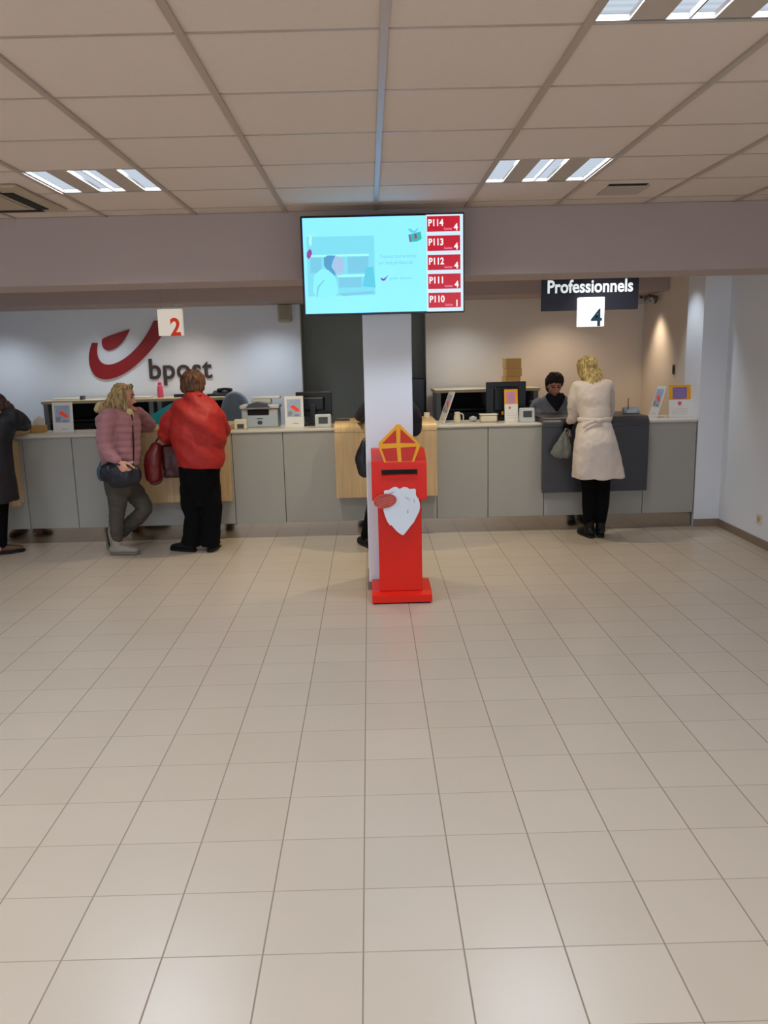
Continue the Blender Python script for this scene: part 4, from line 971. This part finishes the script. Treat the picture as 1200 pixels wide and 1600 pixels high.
# ---- woman in red jacket, seen from behind
YR = 7.40
rt = empty('person', (P(312, 857, YR).x, YR, 0), 'person in a loose red jacket with short brown hair, seen from behind', 'person')
hd = V((-.12, .9, -.35))
J = dict(head=P(302, 600, YR+.10), neck=P(303, 619, YR+.04), chest=P(306, 655, YR), waist=P(309, 695, YR-.02), pelvis=P(311, 735, YR-.03),
         shl=P(283, 641, YR), shr=P(326, 641, YR), ell=P(262, 675, YR+.08), wrl=P(272, 690, YR+.22), elr=P(345, 672, YR+.16), wrr=P(330, 657, YR+.42),
         hpl=P(297, 745, YR-.02), hpr=P(327, 745, YR-.02), knl=P(300, 800, YR+.0), knr=P(331, 800, YR+.0), anl=P(294, 847, YR+.0), anr=P(331, 847, YR+.0), ftl=(-.8, .55, 0), ftr=(.25, 1, 0))
for s in 'lr': J['an'+s].z = .09
body(rt, J, M['skin'], (0, 1, 0), hd, hands=dict(l=((.2, .6, -.5), (0, .4, .6), 1.2), r=((-.4, .9, -.0), (0, 0, -1), .5)), slim=1.15)
face_parts(rt, J['head'], hd, (0, 0, 1), brow=M['brownhair'])
bm = bmesh.new()
rings(bm, ring_px([(312, 729, 36, .18, -.02), (312, 712, 38, .2, -.02), (310, 690, 40, .22), (308, 668, 40, .22), (306, 648, 38, .20), (304, 634, 33, .16, .01), (303, 622, 24, .12, .02), (303, 613, 13, .09, .03)], YR))
tube(bm, [J['shl'], P(270, 658, YR+.02), J['ell']], [.09, .098, .085], n=18); tube(bm, [J['ell'], P(264, 680, YR+.15), J['wrl']], [.09, .075, .055], n=16)
tube(bm, [J['shr'], P(336, 656, YR+.06), J['elr']], [.09, .09, .07], n=18); tube(bm, [J['elr'], P(338, 667, YR+.30), J['wrr']], [.08, .065, .05], n=16)
def rf(co, n):
    d = (co.x-rt.location.x)*.8+co.z
    return .024*noise.noise(V((d*9, co.y*3, co.x*3)))+.018*noise.noise(V((co.x*7+4, co.y*5, co.z*5)))+.005*noise.noise(co*22)
jk = fuse('red_jacket', bm, M['redcoat'], rt, .010, 4, rf)
bm = bmesh.new(); tube(bm, [P(303, 618, YR-.05), P(303, 615, YR+.03), P(303, 616, YR+.12)], [(.075, .025)]*3, side=(1, 0, 0), n=14); fuse('collar', bm, M['redcoat'], rt, .008, 4)
bm = bmesh.new(); h = J['head']
ell(bm, h+V((0, -.018, .028)), [(.112, 0, 0), (0, .115, 0), (0, 0, .105)]); ell(bm, h+V((0, -.045, -.03)), [(.105, 0, 0), (0, .085, 0), (0, 0, .08)]); ell(bm, h+V((-.0, .03, .085)), [(.07, 0, 0), (0, .06, 0), (0, 0, .045)])
ell(bm, h+V((.0, -.07, -.085)), [(.06, 0, 0), (0, .04, 0), (0, 0, .04)])
fuse('hair', bm, M['brownhair'], rt, .007, 3, hair_noise(.012))
bm = bmesh.new()
rings(bm, ring_px([(314, 790, 18, .09), (313, 768, 27, .13), (312, 745, 31, .16), (312, 722, 32, .16)], YR-.02))
for s, pts in (('l', [(298, 745), (299, 785), (303, 805), (301, 830), (298, 851)]), ('r', [(326, 745), (330, 785), (332, 805), (330, 830), (328, 853)])):
    tube(bm, [P(a, b, YR-.02) for a, b in pts], [.105, .098, .09, .088, .092], n=18, caps='flat')
fuse('trousers', bm, M['blackcloth'], rt, .010, 4, folds(.008, 14, 10))
shoe(rt, J['anl'], (-.85, .35, 0), M['blackshoe'], M['blackshoe']); shoe(rt, J['anr'], (.1, .9, 0), M['blackshoe'], M['blackshoe'])
hb = empty('handbag', (P(262, 755, YR+.1).x, YR+.12, P(262, 750, YR).z), 'dark red leather handbag hanging beside the red jacket', 'handbag')
bm = bmesh.new(); 
a, b = P(228, 748, YR+.12), P(284, 695, YR+.12)
box(bm, a.x+.16, b.x, YR+.10, YR+.20, a.z, b.z, bev=.03, seg=3); fuse('main_body', bm, M['bagwine'], hb, .009, 3, folds(.006, 12, 12))
bm = bmesh.new(); tube(bm, [P(240, 746, YR+.05), P(239, 720, YR+.05), P(244, 698, YR+.08)], [(.075, .055), (.085, .06), (.055, .045)], side=(1, 0, 0), n=18); fuse('front_pouch', bm, M['bagred'], hb, .008, 3, folds(.006, 14, 12))
bm = bmesh.new(); tube(bm, [P(230, 744, YR+.04), P(238, 757, YR+.03), P(252, 752, YR+.03), P(256, 735, YR+.04)], [.008]*4, n=8); obj('hanging_strap', bm, M['bagwine'], hb, True, world=True)
bm = bmesh.new(); tube(bm, [P(236, 702, YR+.08), P(250, 682, YR+.12), P(264, 682, YR+.19), P(274, 700, YR+.14)], [.009]*4, n=8); obj('handle', bm, M['bagwine'], hb, True, world=True)

# ---- woman in off-white coat, seen from behind, leaning on the charcoal station
YW = 7.46
rt = empty('person', (P(928, 838, YW+.1).x, YW+.1, 0), 'person in a belted off-white knee-length coat with golden blonde hair', 'person')
hd = V((-.28, .85, -.42))
J = dict(head=P(916, 578, YW+.20), neck=P(921, 598, YW+.12), chest=P(925, 625, YW+.04), waist=P(928, 655, YW-.02), pelvis=P(930, 692, YW-.06),
         shl=P(903, 606, YW+.07), shr=P(946, 604, YW+.07), ell=P(897, 650, YW+.14), wrl=P(888, 664, YW+.26), elr=P(949, 650, YW+.30), wrr=P(938, 646, YW+.56),
         hpl=P(919, 705, YW-.02), hpr=P(941, 705, YW-.02), knl=P(920, 772, YW+.06), knr=P(942, 772, YW+.04), anl=P(920, 825, YW+.10), anr=P(938, 824, YW+.10), ftl=(-.15, 1, 0), ftr=(.1, 1, 0))
for s in 'lr': J['an'+s].z = .095
body(rt, J, M['skin'], (0, 1, 0), hd, hands=dict(l=((-.1, .2, -.9), (.6, .5, 0), 1.4), r=((-.4, .9, 0), (0, 0, -1), .4)), slim=.92)
face_parts(rt, J['head'], hd, (0, 0, 1), brow=M['blondegold'])
bm = bmesh.new()
rings(bm, ring_px([(935, 746, 41, .17, -.04), (933, 725, 38, .175, -.05), (931, 700, 34, .18, -.06), (930, 685, 31, .175, -.06), (929, 668, 27, .14, -.04), (929, 654, 24, .125, -.02), (927, 635, 25, .14, .02), (925, 615, 27, .14, .05), (924, 602, 27, .11, .07), (921, 595, 15, .08, .10)], YW))
tube(bm, [J['shl'], P(897, 628, YW+.08), J['ell']], [.068, .064, .056], n=16); tube(bm, [J['ell'], J['ell'].lerp(J['wrl'], .5)], [.054, .045], sub=1, n=16)
tube(bm, [J['shr']+V((.0, 0, 0)), P(950, 628, YW+.18), J['elr']], [.075, .066, .058], n=16); tube(bm, [J['elr'], J['elr'].lerp(J['wrr'], .8)], [.056, .045], sub=1, n=16)
def wf(co, n):
    zz = co.z; hem = max(0, 1.0-zz)
    return .016*hem*math.sin(math.atan2(co.y-YW, co.x-rt.location.x)*7)+.007*noise.noise(V((co.x*9, co.y*9, co.z*14)))+.004*noise.noise(co*26)
ctt = fuse('belted_coat', bm, M['coatwhite'], rt, .009, 4, wf)
bm = bmesh.new(); c = P(929, 655, YW-.02); pts = []
n = 32; q1 = []
for z_, e_ in ((-.022, .0), (-.018, .008), (.018, .008), (.022, 0)):
    q1.append([bm.verts.new((c.x+(24*PXM(YW)+.006+e_)*math.cos(2*PI*i/n), c.y+(.128+e_)*math.sin(2*PI*i/n), c.z+z_)) for i in range(n)])
for a, b in zip(q1, q1[1:]):
    for i in range(n): bm.faces.new((a[i], a[(i+1) % n], b[(i+1) % n], b[i]))
obj('belt', bm, M['coatwhite'], ctt, True, world=True)
bm = bmesh.new(); ell(bm, P(937, 657, YW-.17), [(.035, 0, .004), (0, .018, 0), (-.002, 0, .02)], 2); tube(bm, [P(932, 657, YW-.17), P(919, 662, YW-.17), P(911, 668, YW-.16)], [(.018, .008), (.016, .006), (.014, .005)], side=(0, 0, 1), n=8); obj('belt_knot', bm, M['coatwhite'], ctt, True, world=True)
bm = bmesh.new(); tube(bm, [J['ell'].lerp(J['wrl'], .3), J['wrl']+V((0, .0, -.01))], [.045, .038], sub=1, n=14); tube(bm, [J['wrl'], J['wrl']+V((-.01, .02, -.05))], [(.045, .035), (.045, .035)], side=(1, 0, 0), sub=1, n=14); fuse('black_cuff', bm, M['blackcloth'], rt, .008, 3)
bm = bmesh.new(); h = J['head']
ell(bm, h+V((.005, -.015, .03)), [(.098, 0, 0), (0, .105, 0), (0, 0, .10)])
ell(bm, h+V((.01, -.06, -.03)), [(.09, 0, 0), (0, .065, 0), (0, 0, .075)])
tube(bm, [h+V((.005, -.085, -.0)), P(924, 592, YW+.06), P(925, 604, YW+.0), P(927, 613, YW-.03)], [(.075, .04), (.07, .04), (.052, .03), (.02, .015)], side=(1, 0, 0), n=16)
tube(bm, [h+V((.06, -.02, .02)), P(934, 586, YW+.14), P(935, 598, YW+.10)], [(.04, .03), (.045, .03), (.02, .015)], side=(1, 0, 0), n=12)
fuse('hair', bm, M['blondegold'], rt, .006, 3, hair_noise(.010))
bm = bmesh.new()
for s in 'lr':
    tube(bm, [J['hp'+s], J['hp'+s].lerp(J['kn'+s], .6), J['kn'+s], J['kn'+s].lerp(J['an'+s], .35), J['an'+s]+V((0, 0, .03))], [.095, .075, .064, .064, .048], n=16)
fuse('black_leggings', bm, M['blackcloth'], rt, .008, 3)
for s, d in (('l', (-.2, 1, 0)), ('r', (.15, 1, 0))): shoe(rt, J['an'+s], d, M['blackshoe'], M['blackshoe'], 'ankle_boot', boot=.12)
pb = empty('carrier_bag', (P(879, 712, YW+.22).x, YW+.22, P(879, 713, YW+.22).z), 'thin grey plastic carrier bag hanging against the charcoal station', 'carrier bag')
bm = bmesh.new(); tube(bm, [P(884, 676, YW+.20), P(882, 686, YW+.20), P(878, 700, YW+.20), P(876, 709, YW+.2)], [(.02, .015), (.05, .03), (.09, .045), (.10, .045)], side=(1, 0, 0), n=20); fuse('bag_body', bm, M['plasticbag'], pb, .008, 2, folds(.014, 26, 12))
bm = bmesh.new(); tube(bm, [P(881, 682, YW+.18), P(884, 670, YW+.19), P(888, 672, YW+.22), P(886, 682, YW+.22)], [(.010, .003)]*4, side=(1, 0, 0), n=8); obj('handle', bm, M['plasticbag'], pb, True, world=True)

# ---- customer in navy, mostly behind the column
YN = 7.36
rt = empty('person', (P(608, 850, YN).x, YN, 0), 'person in navy coat standing behind the white column, elbows on counter', 'person')
hd = V((0, .9, -.4))
J = dict(head=P(606, 598, YN+.12), neck=P(606, 618, YN+.08), chest=P(606, 650, YN+.03), waist=P(606, 690, YN), pelvis=P(606, 730, YN-.04),
         shl=P(580, 636, YN+.05), shr=P(633, 636, YN+.05), ell=P(564, 655, YN+.44), wrl=P(575, 654, YN+.66), elr=P(647, 670, YN+.2), wrr=P(640, 657, YN+.56),
         hpl=P(592, 740, YN), hpr=P(620, 740, YN), knl=P(584, 795, YN), knr=P(622, 795, YN), anl=P(573, 840, YN+.05), anr=P(624, 840, YN+.03), ftl=(-.3, 1, 0), ftr=(.2, 1, 0))
for s in 'lr': J['an'+s].z = .095
J['ell'].z = 1.19; J['wrl'].z = 1.16; J['wrr'].z = 1.17
body(rt, J, M['skin2'], (0, 1, 0), hd, hands=dict(l=((.3, .9, 0), (0, 0, -1), .4), r=((-.3, .9, 0), (0, 0, -1), .4)))
face_parts(rt, J['head'], hd, (0, 0, 1))
bm = bmesh.new()
rings(bm, ring_px([(606, 742, 27, .16, -.03), (606, 715, 27, .17, -.02), (606, 690, 26, .16), (606, 660, 29, .17, .02), (606, 640, 30, .15, .04), (606, 628, 22, .12, .06), (606, 618, 11, .07, .07)], YN))
tube(bm, [J['shl'], P(572, 644, YN+.25), J['ell']], [.085, .08, .058], n=16); tube(bm, [J['ell'], J['ell'].lerp(J['wrl'], .85)], [.055, .045], sub=1, n=14)
tube(bm, [J['shr'], P(645, 650, YN+.10), J['elr']], [.085, .08, .07], n=16); tube(bm, [J['elr'], J['elr'].lerp(J['wrr'], .85)], [.068, .045], sub=1, n=14)
fuse('navy_coat', bm, M['navycloth'], rt, .010, 4, folds(.009, 10, 9))
bm = bmesh.new(); h = J['head']; ell(bm, h+V((0, -.02, .03)), [(.085, 0, 0), (0, .10, 0), (0, 0, .09)]); ell(bm, h+V((0, -.05, -.03)), [(.075, 0, 0), (0, .06, 0), (0, 0, .06)]); fuse('hair', bm, M['darkhair'], rt, .007, 3, hair_noise(.007))
bm = bmesh.new(); rings(bm, ring_px([(606, 765, 26, .13), (606, 735, 27, .14)], YN))
for s in 'lr': tube(bm, [J['hp'+s], J['kn'+s], J['an'+s]+V((0, 0, .0))], [.095, .072, .058], n=16)
fuse('trousers', bm, M['blackcloth'], rt, .010, 4, folds(.007, 14, 10))
for s, d in (('l', (-.3, .8, 0)), ('r', (.2, 1, 0))): shoe(rt, J['an'+s], d, M['blackshoe'], M['blackshoe'])
hb = empty('shoulder_bag', (P(568, 740, YN-.1).x, YN-.05, P(568, 740, YN).z), 'black shoulder bag showing left of the white column', 'bag')
bm = bmesh.new(); tube(bm, [P(572, 738, YN+.02), P(569, 715, YN+.02), P(573, 690, YN+.03)], [(.075, .05), (.08, .055), (.045, .035)], side=(1, 0, 0), n=18); fuse('pouch', bm, M['bagnavy'], hb, .009, 3, folds(.008, 14, 10))
bm = bmesh.new(); tube(bm, [P(572, 700, YN-.03), P(574, 670, YN-.06), P(581, 642, YN-.05)], [(.012, .004)]*3, side=(1, 0, 0), n=8); obj('strap', bm, M['bagnavy'], hb, True, world=True)

# ---- clerk behind the counter
YC = 8.72
rt = empty('person', (P(866, 660, YC).x, YC, 0), 'clerk with short dark hair in grey cardigan and navy turtleneck behind the counter', 'person')
hd = V((.02, -.93, -.34))
J = dict(head=P(866, 602, YC-.06), neck=P(866, 622, YC), chest=P(867, 655, YC), waist=P(867, 692, YC+.02), pelvis=P(867, 730, YC+.04),
         shl=P(892, 631, YC), shr=P(842, 631, YC), ell=P(898, 668, YC-.06), wrl=P(884, 672, YC-.24), elr=P(835, 668, YC-.06), wrr=P(850, 672, YC-.24),
         hpl=P(877, 745, YC+.04), hpr=P(856, 745, YC+.04), knl=P(878, 800, YC+.02), knr=P(856, 800, YC+.02), anl=P(878, 800, YC+.03), anr=P(856, 800, YC+.03), ftl=(0, -1, 0), ftr=(0, -1, 0))
z0 = J['hpl'].z
for s in 'lr': J['el'+s].z = 1.13; J['wr'+s].z = 1.10; J['wr'+s].y = 8.60
for s in 'lr': J['an'+s].z = .09; J['kn'+s].z = (z0+.09)/2+.02
body(rt, J, M['skin2'], (0, -1, 0), hd, hands=dict(l=((-.3, -.9, 0), (0, 0, -1), .5), r=((.3, -.9, 0), (0, 0, -1), .5)))
face_parts(rt, J['head'], hd, (0, 0, 1))
bm = bmesh.new()
rings(bm, ring_px([(867, 722, 24, .15, .03), (867, 690, 24, .15, .02), (867, 660, 27, .15), (867, 642, 28, .13), (867, 625, 24, .10), (867, 617, 14, .075)], YC))
for s, k in (('l', 1), ('r', -1)):
    tube(bm, [J['sh'+s], J['sh'+s].lerp(J['el'+s], .5)+V((.012*k, 0, 0)), J['el'+s]], [.072, .066, .056], n=16); tube(bm, [J['el'+s], J['el'+s].lerp(J['wr'+s], .85)], [.055, .042], sub=1, n=14)
cg = fuse('cardigan', bm, M['greycardi'], rt, .009, 4, folds(.006, 10, 10))
# navy V inset follows the chest
bm = bmesh.new()
c = P(866, 640, YC); rows = [(614, 12), (619, 15), (625, 12.5), (631, 8.5), (636, 4.5), (641, .8)]
prev = None
for py, hwp in rows:
    q_ = P(866, py, YC-.02); row = []
    for i in range(9):
        u_ = -1+2*i/8; xx = u_*hwp*PXM(YC); dep = {614: .075, 619: .10, 625: .118, 631: .134, 636: .146, 641: .155}[py]
        yy = YC-dep*math.sqrt(max(0, 1-(xx/(.20))**2))-.006
        row.append(bm.verts.new((q_.x+xx, yy, q_.z)))
    if prev:
        for i in range(8): bm.faces.new((prev[i], prev[i+1], row[i+1], row[i]))
    prev = row
r_ = bmesh.ops.extrude_face_region(bm, geom=bm.faces[:]); bmesh.ops.translate(bm, vec=(0, .03, 0), verts=[v for v in r_['geom'] if isinstance(v, bmesh.types.BMVert)])
obj('turtleneck_inset', bm, M['dnavy'], rt, True, world=True)
bm = bmesh.new(); tube(bm, [P(866, 630, YC-.01), P(866, 622, YC-.01), P(866, 616, YC-.02)], [(.085, .08), (.068, .066), (.062, .062)], side=(1, 0, 0), n=20); fuse('turtleneck', bm, M['dnavy'], rt, .008, 2)
bm = bmesh.new(); h = J['head']
ell(bm, h+V((0, .025, .045)), [(.092, 0, 0), (0, .105, 0), (0, 0, .085)]); ell(bm, h+V((0, .05, -.02)), [(.082, 0, 0), (0, .07, 0), (0, 0, .075)])
for i_ in range(7):
    a_ = -1.0+2.0*i_/6; x_ = .075*math.sin(a_*1.2); y_ = -.088*math.cos(a_*1.0)
    tube(bm, [h+V((x_*.5, y_*.35, .118)), h+V((x_*.9, y_*.85, .09)), h+V((x_*1.05, y_*1.02, .052)), h+V((x_*1.1+.006, y_*1.0, .026-.008*(i_ % 2)))], [.024, .02, .016, .007], n=9)
for s in (-1, 1): tube(bm, [h+V((s*.078, -.0, .055)), h+V((s*.082, .005, .02)), h+V((s*.08, .01, -.012))], [(.03, .016), (.028, .015), (.016, .010)], side=(0, 1, 0), n=12)
fuse('hair', bm, M['darkhair'], rt, .006, 2, hair_noise(.006))
bm = bmesh.new(); rings(bm, ring_px([(867, 752, 22, .13, .04), (867, 715, 23, .14, .04)], YC))
for s in 'lr': tube(bm, [J['hp'+s], J['kn'+s], J['an'+s]], [.09, .07, .055], n=16)
fuse('trousers', bm, M['blackcloth'], rt, .010, 4)
for s in 'lr': shoe(rt, J['an'+s], (0, -1, 0), M['blackshoe'], M['blackshoe'])
# black chair-back edge by her arm
t = empty('desk_chair', (P(836, 640, 9.0).x, 9.11, 0), 'black clerk chair just showing behind the clerk in grey', 'chair')
bm = bmesh.new(); box(bm, -.05, .36, -.02, .04, .72, 1.22, bev=.03, seg=3); obj('backrest', bm, M['black'], t)
obj('seat', bx(-.05, .36, -.26, -.02, .46, .52, bev=.02), M['black'], t); bm = bmesh.new(); cyl(bm, (.15, -.13), .03, .04, .46, 12); obj('stem', bm, M['black'], t); bm = bmesh.new(); cyl(bm, (.15, -.13), .19, 0, .04, 20); obj('base', bm, M['black'], t)

# ---- customer cut off by the left edge of the frame
YL = 7.45
rt = empty('person', (P(-12, 860, YL).x, YL, 0), 'person in dark coat leaning on the counter, cut by the left edge', 'person')
hd = V((.35, .8, -.5))
J = dict(head=P(-4, 634, YL+.22), neck=P(-6, 648, YL+.13), chest=P(-10, 668, YL+.05), waist=P(-12, 702, YL), pelvis=P(-13, 738, YL-.05),
         shl=P(-38, 660, YL+.06), shr=P(16, 652, YL+.06), ell=P(-52, 690, YL+.25), wrl=P(-30, 676, YL+.50), elr=P(40, 668, YL+.40), wrr=P(14, 668, YL+.60),
         hpl=P(-27, 750, YL), hpr=P(1, 750, YL), knl=P(-28, 805, YL+.02), knr=P(1, 805, YL+.02), anl=P(-28, 848, YL+.02), anr=P(2, 848, YL+.02), ftl=(-.2, 1, 0), ftr=(.35, 1, 0))
for s in 'lr': J['an'+s].z = .095
J['elr'].z = 1.185; J['wrr'].z = 1.165; J['wrl'].z = 1.17
body(rt, J, M['skin2'], (0, 1, 0), hd, hands=dict(l=((.3, .9, 0), (0, 0, -1), .5), r=((-.6, .6, 0), (0, 0, -1), .5)))
face_parts(rt, J['head'], hd, (0, 0, 1))
bm = bmesh.new()
rings(bm, ring_px([(-8, 783, 36, .19, -.03), (-9, 760, 34, .19, -.04), (-11, 735, 30, .18, -.05), (-12, 700, 27, .16), (-10, 676, 29, .16, .03), (-9, 660, 27, .14, .06)], YL))
fuse('long_coat', bm, M['darkcoat'], rt, .010, 4, folds(.010, 10, 4))
bm = bmesh.new()
rings(bm, ring_px([(-11, 690, 29, .165, .02), (-10, 670, 31, .17, .04), (-9, 655, 28, .15, .07), (-7, 647, 14, .09, .10)], YL))
tube(bm, [J['shr'], P(31, 657, YL+.22), J['elr']], [.092, .082, .056], n=16); tube(bm, [J['elr'], J['elr'].lerp(J['wrr'], .8)], [.06, .045], sub=1, n=14)
tube(bm, [J['shl'], P(-48, 672, YL+.15), J['ell']], [.09, .08, .065], n=16); tube(bm, [J['ell'], J['ell'].lerp(J['wrl'], .85)], [.06, .045], sub=1, n=14)
fuse('black_jacket', bm, M['jacketblk'], rt, .010, 4, folds(.010, 9, 9))
bm = bmesh.new(); h = J['head']
ell(bm, h+V((0, -.02, .03)), [(.092, 0, 0), (0, .10, 0), (0, 0, .092)]); tube(bm, [h+V((.05, -.05, .03)), P(14, 638, YL+.16), P(20, 650, YL+.12)], [(.05, .04), (.05, .04), (.02, .02)], n=12); tube(bm, [h+V((0, -.07, .0)), h+V((0, -.09, -.08)), h+V((0, -.09, -.14))], [(.08, .04), (.075, .04), (.04, .02)], side=(1, 0, 0), n=12)
fuse('hair', bm, M['auburn'], rt, .007, 3, hair_noise(.008))
bm = bmesh.new()
for s in 'lr': tube(bm, [J['hp'+s], J['kn'+s], J['an'+s]], [.09, .066, .052], n=16)
fuse('black_trousers', bm, M['blackcloth'], rt, .010, 3)
for s, d in (('l', (-.2, 1, 0)), ('r', (.8, .5, 0))): shoe(rt, J['an'+s], d, M['brownshoe'], M['blackshoe'])
